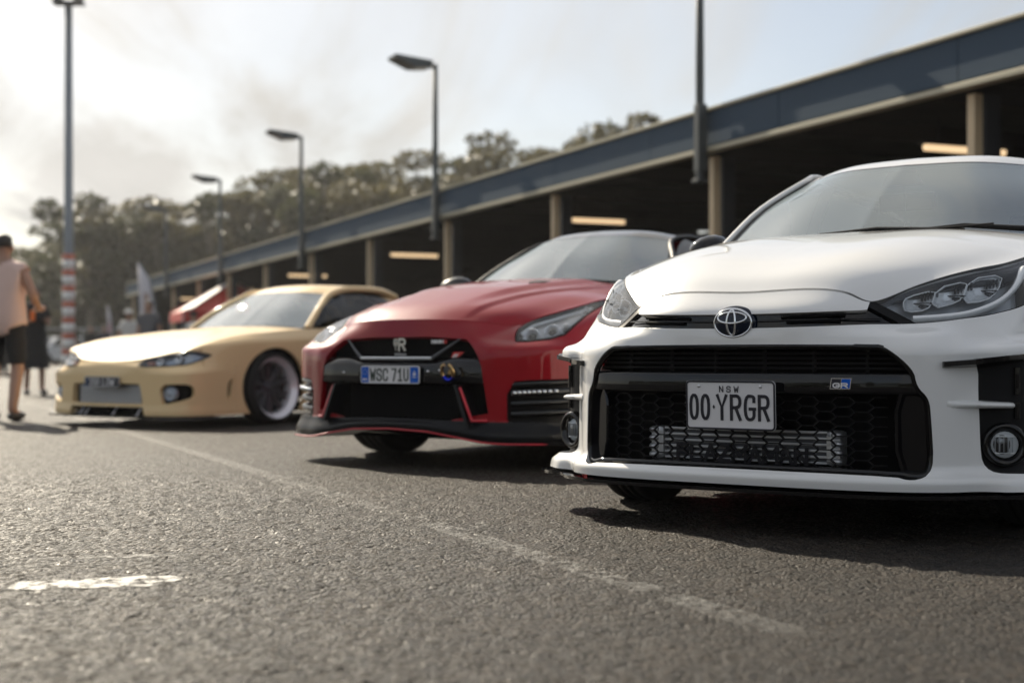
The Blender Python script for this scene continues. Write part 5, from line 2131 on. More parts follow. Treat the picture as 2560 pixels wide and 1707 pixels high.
# side openings: dark trim, fog lamp, canard and fin
inner = [-(dS - .02)]
for sd_ in ('right', 'left'):
    sg = 1 if sd_ == 'right' else -1
    tr = panel(S, 'side_vent_trim', inner + [8.1 - S.U, archW + .03], M_MATTB, wc, 0.0, sd_, offset=-.032)[0]
    c_, n_ = surf_frame(S, .828, .312, .7)
    n_ = Vector((n_.x * .75, n_.y, n_.z)).normalized()
    c_ = c_ - n_ * .022
    M = axis_matrix((c_.x * sg, c_.y, c_.z), (n_.x * sg, n_.y, n_.z))
    mb = MB()
    mb.lathe([(.046, .0), (.052, .014), (.063, .018), (.071, .010), (.073, -.01)][::-1], 32, M)
    mb.lathe([(.0, -.03), (.046, -.028), (.047, .002)][::-1], 32, M)
    fog = mb.build('fog_lamp', M_GLOSSB, wc)
    mb = MB()
    mb.lathe([(0, .004), (.03, .003), (.043, -.004)][::-1], 28, M)
    mb.build('fog_lens', M_LENSC, fog)
    mb = MB()
    mb.lathe([(0, -.016), (.02, -.014), (.043, -.006)][::-1], 20, M)
    for q in (-.027, .027):
        mb.box(M @ Vector((q, 0, -.002)), (.0035, .062, .008), M.to_3x3().to_4x4())
    mb.build('fog_reflector', M_DRL, fog)
    mb = MB()
    for q in range(5):
        y_ = (q - 2) * .0135 + .003
        mb.box(M @ Vector((0, y_, -.003)), (.046, .0042 if q % 2 else .0022, .010), M.to_3x3().to_4x4())
    mb.ellipsoid(M @ Vector((.012, .012, -.008)), (.012, .012, .010), 10, 6)
    mb.build('fog_rib', M_HOUSM, fog)
    # slots in the vent trim
    for (za, zb) in ((.475, .560), (.395, .45)):
        mb = MB()
        P = []
        for z_ in np.linspace(za, zb, 6):
            a_, n2 = surf_frame(S, .868, z_, .7)
            a_ = a_ - n2 * .028
            P.append((a_.x * sg, a_.y, a_.z))
        mb.tube(P, .010, 8)
        mb.build('vent_slot', M_GLOSSB, tr)
    # canard
    mb = MB()
    V, F = [], []
    xs = np.linspace(.668, .889, 16)
    for k, x_ in enumerate(xs):
        t = k / 15
        z_ = .576 + .027 * t
        yy = plan_y(planW, x_)
        i_ = min(max(np.searchsorted([p[0] for p in planW[:9]], x_), 1), 8)
        a, b_ = Vector(planW[i_ - 1]), Vector(planW[i_])
        tg = (b_ - a).normalized()
        nn = Vector((tg.y, -tg.x))
        out = (.034 * min(1, t * 3 + .25) + .010) * (1 if t < .75 else 1 - .75 * (t - .75) / .25)
        for (o_, dz) in ((-.03, .004), (out, .004), (out, -.012), (-.03, -.030 + .012 * abs(t - .35))):
            V.append(((x_ + nn.x * o_) * sg, yy + nn.y * o_, z_ + dz))
    for k in range(15):
        for q in range(4):
            F.append((4 * k + q, 4 * k + (q + 1) % 4, 4 * k + 4 + (q + 1) % 4, 4 * k + 4 + q))
    F += [(0, 3, 2, 1), (60, 61, 62, 63)]
    mb.add(V, F)
    mb.build('canard', M_GLOSSB, wc)
    # white fin
    mb = MB()
    V, F = [], []
    n = 16
    for k in range(n):
        t = k / (n - 1)
        x_ = .680 + .168 * t
        z_ = .444 - .004 * t
        yy = plan_y(planW, x_)
        i_ = min(max(np.searchsorted([p[0] for p in planW[:9]], x_), 1), 8)
        tg = (Vector(planW[i_]) - Vector(planW[i_ - 1])).normalized()
        nn = Vector((tg.y, -tg.x))
        out = .030 * math.sin(min(1, t * 1.5) * math.pi / 2) * (1 if t < .8 else (1 - t) / .2 * .7 + .3)
        hh = .014 * (1 - .35 * t)
        for (o_, dz) in ((-.05, hh * 1.3), (-.002, hh * (1.05 if t < .5 else .9)), (out, hh * .3), (out, -hh * .45), (-.002, -hh * 1.1), (-.05, -hh * 1.4)):
            V.append(((x_ + nn.x * o_) * sg, yy + nn.y * o_, z_ + dz))
    for k in range(n - 1):
        for q in range(6):
            F.append((6 * k + q, 6 * k + (q + 1) % 6, 6 * k + 6 + (q + 1) % 6, 6 * k + 6 + q))
    F += [tuple(range(6))[::-1], tuple(range(6 * n - 6, 6 * n))]
    mb.add(V, F, True)
    mb.build('bumper_fin', M_WHITE, wc)
# splitter
def splitter(name, plan, root, i_end, off_out, off_in, z0, z1, m, extra=None):
    pl = np.array(plan[:i_end + 1], float)
    ext = np.vstack([pl[1] * [-1, 1], pl, 2 * pl[-1] - pl[-2]])
    tg = ext[2:] - ext[:-2]
    tg /= np.linalg.norm(tg, axis=1)[:, None]
    nn = np.c_[tg[:, 1], -tg[:, 0]]
    k = np.r_[0, np.cumsum(np.linalg.norm(np.diff(pl, axis=0), axis=1))]
    xs = np.linspace(0, k[-1], 40)
    fn = (lambda q: catmull(k, q, xs))
    C_, Nn = fn(pl), fn(nn)
    outer = C_ + Nn * (np.interp(xs / k[-1], [0, .8, 1], off_out) if isinstance(off_out, (list, tuple)) else off_out)[:, None] if isinstance(off_out, (list, tuple)) else C_ + Nn * off_out
    inner_ = C_ - Nn * off_in
    outer = np.vstack([outer[:0:-1] * [-1, 1], outer])
    inner_ = np.vstack([inner_[:0:-1] * [-1, 1], inner_])
    outer[39, 0] = inner_[39, 0] = 0
    zf = extra if extra else (lambda x: 0.0)
    V, F = [], []
    for o_, i_ in zip(outer, inner_):
        dz = zf(o_[0])
        V += [(i_[0], i_[1], z0 + dz), (o_[0], o_[1], z0 + dz), (o_[0], o_[1], z1 + dz), (i_[0], i_[1], z1 + dz)]
    n = len(outer)
    for a in range(n - 1):
        for q in range(4):
            F.append((4 * a + q, 4 * a + (q + 1) % 4, 4 * a + 4 + (q + 1) % 4, 4 * a + 4 + q))
    F += [(0, 1, 2, 3), (4 * n - 1, 4 * n - 2, 4 * n - 3, 4 * n - 4)]
    mb = MB()
    mb.add(V, F)
    o = mb.build(name, m, root)
    bm = bmesh.new()
    bm.from_mesh(o.data)
    bmesh.ops.recalc_face_normals(bm, faces=bm.faces)
    bm.to_mesh(o.data)
    bm.free()
    return o


splitter('splitter', planW, wc, 8, [.062, .075, .098], .15, .146, .158, M_GLOSSB)
# slim upper grille slots, emblem
for sg in (1, -1):
    for (xa, xb, z_) in ((.17, .37, .722), (.19, .36, .704)):
        mb = MB()
        P = []
        for x_ in np.linspace(xa, xb, 8):
            P.append((x_ * sg, surf_y(S, x_, z_ + .012 * ((x_ - .1) / .3), .6) + .008, z_ + .012 * ((x_ - .1) / .3)))
        mb.tube(P, .0065, 6, flat=1.0)
        mb.build('grille_slot', M_VOID, wc)
    mb = MB()
    P = [(x_ * sg, surf_y(S, x_, .713 + .04 * max(0, x_ - .1)**1.0 * .55, .6) + .007, .713 + .022 * max(0, x_ - .1)) for x_ in np.linspace(.085, .47, 14)]
    mb.tube(P, .003, 6)
    mb.build('grille_ridge', M_GLOSSB, wc)
mb = MB()
mb.ellipsoid((0, .022, .710), (.082, .036, .058), 40, 20)
emb = mb.build('emblem', mat('emblem_blue_black', (.002, .008, .022), .3, spec=0., coat=1.), wc)


def ell_ring(mb, cx, cz, a, b_, r, yb, yc):
    P = []
    for t in np.linspace(0, 2 * math.pi, 49)[:-1]:
        x_, z_ = cx + a * math.cos(t), cz + b_ * math.sin(t)
        q = 1 - (x_ / .082)**2 - ((z_ - .710) / .058)**2
        P.append((x_, .022 - .036 * math.sqrt(max(0.02, q)) - .001, z_))
    mb.tube(P, r, 8, closed=True)


mb = MB()
ell_ring(mb, 0, .709, .068, .047, .0042, 0, 0)
ell_ring(mb, 0, .726, .052, .0185, .0036, 0, 0)
ell_ring(mb, 0, .710, .0155, .042, .0036, 0, 0)
mb.build('emblem_rings', M_CHROME, emb)
# plate
plW, MP = number_plate(wc, (0, -.022, .432), .330, .166, 2.0, M_PLW, M_PLK, .007)
mb = MB()
mb.v = []
x_ = lettering(mb, '00', -.146, -.046, .025, .078, .0105, .0175, y=-.0022)
lettering(mb, 'YRGR', -.045, -.046, .0315, .078, .0105, .0195, y=-.0022)
lettering(mb, 'NSW', -.037, .045, .0125, .0185, .0028, .0145, y=-.0022)
mb.add([(-.059, -.0022, .002), (-.0545, -.0022, -.006), (-.059, -.0022, -.014), (-.0635, -.0022, -.006)], [(0, 3, 2, 1)])
mb.v = [tuple(MP @ Vector(p)) for p in mb.v]
mb.build('lettering', M_PLK, plW)
for sx in (-.115, .112):
    mb = MB()
    mb.lathe([(0, .004), (.004, .0035), (.0062, 0)][::-1], 12, MP @ Matrix.Translation((sx, -.001, .064)) @ Matrix.Rotation(R(90), 4, 'X'))
    mb.build('bolt', M_ALU, plW)
# small two tone badge on the cross bar
bx = .372
byy = gy(bx) + .009
MB_ = Matrix.Translation((bx, byy, .508)) @ Matrix.Rotation(math.atan2(gy(bx + .05) - gy(bx - .05), .1), 4, 'Z')
mb = MB()
mb.prism([(-.036, -.018), (.031, -.018), (.036, .018), (-.031, .018)], -.004, .003, MB_)
bd = mb.build('badge', M_CHROME, wc)
mb = MB()
mb.prism([(-.033, -.0155), (-.002, -.0155), (.002, .0155), (-.0285, .0155)], -.0046, -.003, MB_)
mb.build('badge_black', M_PLK, bd)
mb = MB()
mb.prism([(.0, -.0155), (.0285, -.0155), (.033, .0155), (.004, .0155)], -.0046, -.003, MB_)
mb.build('badge_blue', M_BLUEB, bd)
mb = MB()
lettering(mb, 'GR', -.024, -.012, .019, .013, .0042, .008, y=-.0066, slant=.004)
mb.v = [tuple(MB_ @ Vector(p)) for p in mb.v]
mb.build('badge_lettering', M_PLW, bd)
mb = MB()
mb.prism([(-.09, 1.335), (.09, 1.335), (.06, 1.40), (-.06, 1.40)], 1.665, 1.69)
mb.build('camera_housing', M_MATTB, wc)
# charm hanging inside the windscreen
charm = empty('hanging_charm', (0, 0, 0))
tag(charm, 'small round charm hanging on a thread inside the white car windscreen', 'charm')
WM = Matrix.Translation((0.745, 4.80, 0)) @ Matrix.Rotation(R(-34.6), 4, 'Z')
charm.matrix_world = WM @ Matrix.Translation((.03, 1.62, 1.12))
mb = MB()
mb.ellipsoid((0, 0, 0), (.035, .035, .035), 18, 12)
mb.build('ball', mat('charm_pale', (0.75, 0.78, 0.78), 0.4), charm)
mb = MB()
mb.tube([(0, 0, .03), (0, .01, .20)], .002, 5)
mb.build('thread', M_DRL, charm)

# ================================================================== red coupe
M_RED = paint('red_paint', (0.25, 0.002, 0.009), 0.0, 0.4, coat=0.7, spec=0.05)
M_REDL = mat('red_pinstripe', (0.55, 0.012, 0.03), 0.3, coat=0.6)
M_CARB = mat('carbon_black', (0.005, 0.0055, 0.007), 0.4, spec=.08, coat=0.3, var=0.25, vscale=70)
rc = empty('coupe_car', (-.635, 7.6, 0), R(-34))
tag(rc, 'red coupe with black grille and plate WSC 71U, parked between the white and yellow cars', 'car')
planG = [(0, 0), (.25, .006), (.45, .03), (.58, .065), (.68, .115), (.78, .165), (.87, .235), (.925, .34), (.945, .5), (.945, .75), (.95, 1.0), (.945, 1.4), (.93, 2.2),
         (.93, 3.0), (.95, 3.8), (.93, 4.3), (.8, 4.6), (.4, 4.68), (0, 4.7)]
TG = [(0, .085, .79), (.25, .11, .787), (.45, .19, .775), (.59, .30, .757), (.665, .40, .80), (.72, .53, .838), (.765, .68, .872), (.80, .82, .905), (.82, .95, .925),
      (.83, 1.1, .94), (.83, 1.25, .955), (.80, 1.62, .985), (.77, 2.2, .985), (.76, 3.0, .99), (.77, 3.8, 1.0), (.72, 4.2, 1.02), (.55, 4.4, 1.02), (.3, 4.42, 1.02), (0, 4.42, 1.02)]
rowsG = [
    {0: (-.03, .212), 1: (-.03, .203), 2: (-.03, .174), 3: (-.03, .152), 4: (-.03, .146), 7: (-.03, .146), 8: (-.02, .15), 9: (0, .18), 18: (0, .25)},
    {0: (-.034, .236), 1: (-.034, .228), 2: (-.034, .20), 3: (-.034, .182), 4: (-.034, .178), 7: (-.034, .178), 8: (-.02, .18), 9: (0, .21), 18: (0, .28)},
    {0: (-.004, .265), 3: (-.002, .255), 8: (0, .255), 9: (0, .29), 18: (0, .34)},
    {0: (0, .45), 9: (0, .46), 18: (0, .5)},
    {0: (.02, .58), 2: (.012, .58), 3: (0, .585), 9: (0, .60), 18: (0, .60)},
    {0: (.042, .64), 2: (.036, .64), 3: (.012, .633), 5: (.004, .628), 7: (-.004, .63), 8: (-.002, .64), 9: (0, .66), 18: (0, .66)},
    {0: (.065, .70), 1: (.062, .70), 2: (.07, .70), 3: (.09, .688), 4: (.085, .682), 5: (.085, .684), 6: (.075, .686), 7: (.05, .70), 8: (.03, .73), 9: (.02, .76), 10: (.015, .775), 18: (.02, .76)},
    {i: p for i, p in enumerate(TG)}]
S = wrap_skin(planG, rowsG, 0.009, 0.045, 10, 0.008, 5, 8)
mask = chaikin([(-.40, .698), (.40, .698), (.475, .645), (.533, .575), (.553, .449), (.585, .250), (-.585, .250), (-.553, .449), (-.533, .575), (-.475, .645)], 1)
dM = np.where(S.Y < .6, sdf(mask, S.X, S.Z), 1)
vent = chaikin([(.662, .463), (.80, .476), (1.3, .490), (1.3, .20), (.664, .20)], 1)
dV = np.maximum(sdf(vent, S.X, S.Z), S.U - 7.5)
arch = np.sqrt((S.Y - 1.0)**2 + (S.Z - .355)**2) - .405
lampP = chaikin([(.64, .700), (.614, .752), (.668, .798), (.735, .836), (.80, .900), (.835, .905), (.845, .84), (.872, .76), (.862, .690), (.676, .664)], 1)
dL = np.maximum(sdf(lampP, S.X, S.Z), np.maximum(S.Y - .98, S.U - 8.6))
panel(S, 'front_bumper', [7.0 - S.W, S.W - 2.0, dM, dV, dL - .004, 8.4 - S.U, arch], M_RED, rc, 0.03)
panel(S, 'front_lip', [2.0 - S.W, 8.4 - S.U, arch], M_CARB, rc, 0.03)
rear_wrap_panels(S, rc, M_RED, 8.4, 10.9, 13.0, (1.0, .355, .405), (3.78, .355, .41), 7.01, [S.U - 8.42, dL - .004])
for sd_ in ('right', 'left'):
    sg = 1 if sd_ == 'right' else -1
    hs = panel(S, 'headlight', [-dL + .006], M_HOUS, rc, 0.0, sd_, offset=-.045)[0]
    panel(S, 'headlight_rim', [-dL, dL + .012], M_MATTB, hs, 0.045, sd_, offset=-.002)
    panel(S, 'lens', [-dL - .003], M_LENSC, hs, 0.0, sd_, offset=.001)
    for (x_, z_, rd_) in ((.70, .712, .041), (.768, .740, .038), (.825, .750, .030), (.795, .852, .028)):
        c_, n_ = surf_frame(S, x_, z_, 1.0)
        n_ = Vector((n_.x * .35, n_.y, n_.z * .35)).normalized()
        c_ = c_ - n_ * .028
        M = axis_matrix((c_.x * sg, c_.y, c_.z), (n_.x * sg, n_.y, n_.z))
        mb = MB()
        mb.lathe([(rd_ * .55, -.02), (rd_ * .8, -.004), (rd_, .012), (rd_ * 1.08, .012), (rd_ * 1.08, -.01)][::-1], 24, M)
        mb.build('reflector', M_REFL, hs)
        mb = MB()
        mb.lathe([(0, .008), (rd_ * .3, .006), (rd_ * .55, -.004), (rd_ * .58, -.02)][::-1], 20, M)
        mb.build('projector_lens', M_GLOSSB, hs)
    mb = MB()
    P = []
    for (x_, z_) in ((.668, .676), (.72, .677), (.77, .68), (.83, .695)):
        c_, n_ = surf_frame(S, x_, z_, 1.0)
        c_ = c_ - n_ * .03
        P.append((c_.x * sg, c_.y, c_.z))
    mb.tube(P, .007, 6)
    mb.build('light_guide', M_DRL, hs)
    mb = MB()
    P = []
    for (x_, z_) in ((.645, .725), (.665, .775), (.735, .815), (.80, .875)):
        c_, n_ = surf_frame(S, x_, z_, 1.0)
        c_ = c_ - n_ * .02
        P.append((c_.x * sg, c_.y, c_.z))
    mb.tube(P, .012, 6, flat=.5)
    mb.build('light_guide', M_DRL, hs)
    # side vents with lamp strip and louvres
    tr = panel(S, 'side_vent', [-(dV - .006), 7.6 - S.U], M_MATTB, rc, 0.0, sd_, offset=-.05)[0]
    for (z0_, r_, nm, mt) in ((.405, .017, 'lamp_strip', M_HOUSD), (.452, .016, 'louvre', M_GLOSSB), (.352, .016, 'louvre', M_GLOSSB), (.298, .016, 'louvre', M_GLOSSB)):
        mb = MB()
        P = []
        for x_ in np.linspace(.682, .915, 12):
            z_ = z0_ + .05 * (x_ - .68)
            c_, n_ = surf_frame(S, x_, z_, .8)
            c_ = c_ - n_ * .018
            P.append((c_.x * sg, c_.y, c_.z))
        mb.tube(P, r_, 8, flat=1.3)
        lv = mb.build(nm, mt, tr)
    mb = MB()
    for k in range(9):
        x_ = .70 + .022 * k
        z_ = .405 + .05 * (x_ - .68)
        c_, n_ = surf_frame(S, x_, z_, .8)
        c_ = c_ + n_ * .001
        mb.ellipsoid((c_.x * sg, c_.y, c_.z), (.012, .009, .013), 10, 6)
    lv2 = mb.build('lamp_diodes', M_CHROME, tr)
    lv2['kind'] = 'stuff'
gyg = lambda x: plan_y(planG, x)
# grille inside
mb = MB()
V, F = [], []
for k in range(25):
    x_ = -.62 + 1.24 * k / 24
    V += [(x_, gyg(x_) + .15, .22), (x_, gyg(x_) + .17, .72)]
for k in range(24):
    F.append((2 * k, 2 * k + 2, 2 * k + 3, 2 * k + 1))
mb.add(V, F)
mb.build('grille_backing', M_VOID, rc)
mb = MB()
for i in range(-22, 23):
    for j in range(11):
        x_, z_ = i * .018, .272 + j * .0165 + (.008 if i % 2 else 0)
        if abs(x_) > .36 or z_ > .445:
            continue
        mb.box((x_, .085, z_), (.013, .006, .0025), Matrix.Rotation(R(28), 4, 'Y'))
        mb.box((x_, .085, z_), (.013, .006, .0025), Matrix.Rotation(R(-28), 4, 'Y'))
gm = mb.build('lower_mesh', M_MATTB, rc)
gm['kind'] = 'stuff'
mb = MB()
for j in range(9):
    z_ = .592 + .0122 * j
    hw = .50 - max(0, (z_ - .58)) * .95
    mb.tube([(-hw, .105 + .1 * (z_ - .58), z_), (0, .075 + .25 * (z_ - .58), z_), (hw, .105 + .1 * (z_ - .58), z_)], .0028, 5)
gm = mb.build('upper_mesh', M_MATTB, rc)
gm['kind'] = 'stuff'
# gloss cross bar
mb = MB()
V, F = [], []
nb = 44
for k in range(nb + 1):
    x_ = -.551 + 1.102 * k / nb
    y_ = gyg(x_)
    zt = .576 if abs(x_) < .26 else .576 + .016 * math.sin(min(1, (abs(x_) - .26) / .12) * math.pi / 2) - .05 * max(0, abs(x_) - .42)
    V += [(x_, y_ + .12, .445), (x_, y_ + .010, .449), (x_, y_ + .003, .455), (x_, y_ + .002, .462), (x_, y_ + .002, .540), (x_, y_ + .004, .546), (x_, y_ + .02, zt - .012), (x_, y_ + .06, zt), (x_, y_ + .14, zt)]
for k in range(nb):
    for q in range(8):
        F.append((9 * k + q, 9 * k + 9 + q, 9 * k + 10 + q, 9 * k + 1 + q))
mb.add(V, F, True)
mb.build('grille_crossbar', M_GLOSSB, rc)
# V shaped bright trim
mb = MB()
mb.tube([(-.24, .024, .583), (0, .016, .583), (.24, .024, .583)], .0105, 8, flat=.8)
mb.build('grille_trim', M_ALU, rc)
for sg in (1, -1):
    mb = MB()
    mb.tube([(.238 * sg, .024, .583), (.31 * sg, .05, .633), (.388 * sg, .085, .690)], [.009, .0075, .004], 8)
    mb.build('grille_trim', M_ALUFIN, rc)
# carbon fins and red edged side ducts
for sg in (1, -1):
    mb = MB()
    P0, P1 = Vector((.402 * sg, -.004, .446)), Vector((.480 * sg, -.012, .238))
    dx = Vector((.017 * sg, .004, 0))
    bk = Vector((0, .12, 0))
    mb.add([P0, P0 + dx, P1 + dx, P1, P0 + bk, P0 + dx + bk, P1 + dx + bk, P1 + bk], [(0, 1, 2, 3), (0, 3, 7, 4), (1, 5, 6, 2), (0, 4, 5, 1), (3, 2, 6, 7)])
    mb.build('grille_fin', M_CARB, rc)
    mb = MB()
    P0, P1, P2 = Vector((.432 * sg, .012, .432)), Vector((.507 * sg, .012, .262)), Vector((.575 * sg, .055, .262))
    mb.tube([P0, P0.lerp(P1, .5), P1, P2], .0085, 6)
    mb.build('duct_edge', M_REDL, rc)
# pin stripe under the lip
splitter('splitter', planG, rc, 8, [.034, .045, .055], .20, .140, .150, M_CARB,
         extra=lambda x: float(np.interp(abs(x), [0, .25, .45, .58, .68, 1.0], [.066, .057, .028, .006, 0, 0])))
pl = np.array(planG[:9])
mb = MB()
P = []
kk = np.r_[0, np.cumsum(np.linalg.norm(np.diff(pl, axis=0), axis=1))]
for x_, y_ in catmull(kk, pl, np.linspace(0, kk[-1] * .97, 34)):
    t_ = np.interp(x_, [0, .8, .93], [.036, .050, .058])
    P.append((x_, y_ - t_, .1445 + float(np.interp(x_, [0, .25, .45, .58, .68, 1.0], [.066, .057, .028, .006, 0, 0]))))
P = [(-a, b_, c) for a, b_, c in P[:0:-1]] + P
mb.tube(P, .0046, 6)
mb.build('pinstripe', M_REDL, rc)
for sg in (1, -1):
    mb = MB()                                   # little winglet at the splitter corner
    mb.add([(.89 * sg, .21, .15), (.955 * sg, .33, .15), (.955 * sg, .48, .15), (.925 * sg, .34, .245), (.93 * sg, .46, .255), (.88 * sg, .30, .15)],
           [(0, 1, 3), (1, 2, 4, 3), (0, 3, 5), (5, 3, 4)] if sg > 0 else [(0, 3, 1), (1, 3, 4, 2), (0, 5, 3), (5, 4, 3)])
    mb.build('lip_winglet', M_CARB, rc)
# bonnet with raised centre
def bulgeG(x, y, s, t):
    xr = np.interp(y, [0, .09, .56, 1.1, 1.6], [.36, .375, .45, .60, .68])
    e = np.clip((xr - x) / .05, 0, 1)
    e = e * e * (3 - 2 * e)
    xr2 = np.interp(y, [0, .4, .7, 1.3], [.30, .33, .40, .52])
    e2 = np.clip((xr2 - x) / .10, 0, 1)
    e2 = e2 * e2 * (3 - 2 * e2) * np.clip((y - .25) / .4, 0, 1)
    return (.013 * e + .022 * e2) * np.clip(t * 8, 0, 1) * np.clip((1 - t) * 6, 0, 1)


TOPG = S.G[:, -1]
UG = S.U.reshape(S.G.shape[:2])[:, 0]
bonG = coons_skin(TOPG[UG <= 3.0001], [(0, 1.45, 1.05), (.4, 1.50, 1.038), tuple(TOPG[np.argmin(abs(UG - 11))])],
                  [tuple(TOPG[0]), (0, .20, .845), (0, .45, .912), (0, .8, .975), (0, 1.2, 1.025), (0, 1.45, 1.05)], TOPG[(UG >= 2.9999) & (UG <= 11.0001)], 100, 110, bulgeG)
panel(bonG, 'bonnet', [bonG.W - .004, .996 - bonG.U], M_RED, rc, 0.025)
for sg in (1, -1):
    mb = MB()
    zz_ = lambda x, y: float(bonG.Z[np.argmin((bonG.X - x)**2 + (bonG.Y - y)**2)]) + .003
    mb.add([(x * sg, y, zz_(x, y)) for x, y in ((.30, .86), (.36, .93), (.34, 1.04), (.26, 1.02), (.255, .93))], [(0, 1, 2, 3, 4) if sg > 0 else (4, 3, 2, 1, 0)])
    mb.build('bonnet_duct', M_MATTB, rc)
mb = MB()
V, F = [], []
for k in range(21):
    x_ = -.76 + 1.52 * k / 20
    q = (x_ / .76)**2
    V += [(x_, 1.45 + .15 * q - .02, 1.03 - .055 * q), (x_, 1.45 + .15 * q + .1, 1.03 - .05 * q)]
for k in range(20):
    F.append((2 * k, 2 * k + 2, 2 * k + 3, 2 * k + 1))
mb.add(V, F, True)
mb.build('cowl', M_MATTB, rc)
mb = MB()
mb.tube([(-.1, 1.47, 1.05), (.25, 1.50, 1.062), (.62, 1.58, 1.03)], .008, 6)
mb.build('wiper', M_MATTB, rc)
M_PILB = mat('pillar_black', (.008, .008, .009), .45, coat=.25, var=.1)
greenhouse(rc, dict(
    cowl=[(0, 1.50, 1.035), (.4, 1.54, 1.024), (.755, 1.66, .992)], roof_f=[(0, 2.02, 1.372), (.3, 2.06, 1.366), (.51, 2.21, 1.342)],
    ws_c=[(0, 1.50, 1.035), (0, 1.78, 1.238), (0, 2.02, 1.372)], ws_s=[(.755, 1.66, .992), (.64, 1.96, 1.195), (.51, 2.21, 1.342)],
    roof_c=[(0, 2.02, 1.372), (0, 2.12, 1.405), (0, 2.45, 1.428), (0, 2.9, 1.36), (0, 3.3, 1.30)], rail=[(.51, 2.21, 1.342), (.52, 2.32, 1.362), (.53, 2.6, 1.36), (.52, 3.0, 1.31), (.5, 3.25, 1.26)],
    roof_r=[(0, 3.3, 1.30), (.3, 3.29, 1.29), (.5, 3.25, 1.26)], deck=[(0, 4.0, 1.06), (.35, 3.98, 1.05), (.6, 3.9, 1.03)],
    rw_c=[(0, 3.3, 1.30), (0, 3.66, 1.2), (0, 4.0, 1.06)], rw_s=[(.5, 3.25, 1.26), (.56, 3.6, 1.16), (.6, 3.9, 1.03)],
    belt=[(.80, 1.64, .985), (.775, 2.0, .99), (.77, 2.6, .99), (.76, 3.2, 1.0), (.66, 3.85, 1.03)],
    rail_full=[(.775, 1.66, .99), (.66, 1.97, 1.20), (.555, 2.3, 1.345), (.535, 2.8, 1.315), (.53, 3.2, 1.255)],
    side_regions=[(.05, .56, 'side_window', M_SGLASS, 0), (.56, .62, 'middle_pillar', M_RED, .02), (.62, .80, 'rear_side_window', M_SGLASS, 0), (.80, 1.01, 'rear_pillar', M_RED, .02)],
    m_roof=mat('roof_gloss_black', (.008, .008, .009), .2, coat=1.), m_body=M_RED, m_pillar=M_PILB, pil_off=(.012, .01, .006), pil_r=.015, frit=(.02, .015, .03)))
interior(rc, 1.5, 1.0, 2.0, .66, 2.45, -.36)
underbody(rc, .8, .35, 4.3, .14, [(.80, 1.0, .40), (-.80, 1.0, .40), (.80, 3.78, .41), (-.80, 3.78, .41)])
for x_, y_ in ((.80, 1.0), (-.80, 1.0), (.80, 3.78), (-.80, 3.78)):
    wheel(rc, x_, y_, .355, .285, .265, .04, 7, M_ALLOYD, M_ALLOYD, steer=0)
for sg in (1, -1):
    door_mirror(rc, (sg * .93, 1.85, 1.06), M_PILB, sg, (.22, .14, .14))
# plate
plG, MP = number_plate(rc, (-.012, -.014, .496), .400, .094, 0.0, M_PLW, M_ALU, .006)
mb = MB()
lettering(mb, 'WSC', -.132, -.030, .027, .060, .0085, .0145, y=-.0022)
lettering(mb, '71U', .017, -.030, .026, .060, .0085, .0145, y=-.0022)
mb.v = [tuple(MP @ Vector(p)) for p in mb.v]
mb.build('lettering', mat('plate_green_black', (.012, .03, .022), .5), plG)
for x0_, x1_ in ((-.195, -.146), (.139, .195)):
    mb = MB()
    mb.prism([(x0_, -.043), (x1_, -.043), (x1_, .043), (x0_, .043)], -.0018, 0, MP)
    bd = mb.build('plate_band', M_BLUEB, plG)
    mb = MB()
    cxx = (x0_ + x1_) / 2
    if x0_ < 0:
        for k in range(8):
            a = 2 * math.pi * k / 8
            mb.box((cxx + .014 * math.cos(a), -.0024, .015 + .014 * math.sin(a)), (.003, .0006, .003))
        lettering(mb, 'NSW', cxx - .0165, -.030, .008, .010, .0022, .0035, y=-.0026)
    else:
        mb.box((cxx, -.0024, .004), (.018, .0006, .014))
        mb.box((cxx, -.0024, -.012), (.026, .0006, .004))
        mb.box((cxx, -.0024, .017), (.010, .0006, .006))
    mb.v = [tuple(MP @ Vector(p)) for p in mb.v]
    mb.build('band_print', M_PLW, plG)
# emblem letters, small lettering and badge on the upper mesh
mb = MB()
lettering(mb, 'R', -.002, .628, .040, .058, .013, .0, y=.052, depth=.012)
lettering(mb, 'G', -.034, .659, .018, .026, .0075, .0, y=.050, depth=.012)
lettering(mb, 'T', -.034, .630, .022, .026, .0075, .0, y=.050, depth=.012)
mb.build('emblem', M_CHROME, rc)
mb = MB()
lettering(mb, 'NISSAN', -.030, .600, .009, .010, .0022, .005, y=.052, depth=.004)
mb.build('maker_lettering', M_ALU, rc)
mb = MB()
x_ = lettering(mb, 'NISM', .212, .664, .0155, .015, .0048, .0065, y=.060, depth=.006)
nl = mb.build('tuner_lettering', M_PLW, rc)
mb = MB()
lettering(mb, 'O', x_, .664, .0155, .015, .0048, .0065, y=.060, depth=.006)
mb.build('tuner_letter', M_REDB, rc)
mb = MB()
mb.prism([(.348, .588), (.392, .590), (.432, .617), (.362, .617)], .050, .056)
bd = mb.build('badge', M_REDB, rc)
mb = MB()
mb.prism([(.354, .588), (.366, .588), (.384, .607), (.372, .607)], .0485, .050)
mb.prism([(.372, .5885), (.380, .589), (.398, .608), (.390, .608)], .0485, .050)
mb.build('badge_stripe', M_PLW, bd)
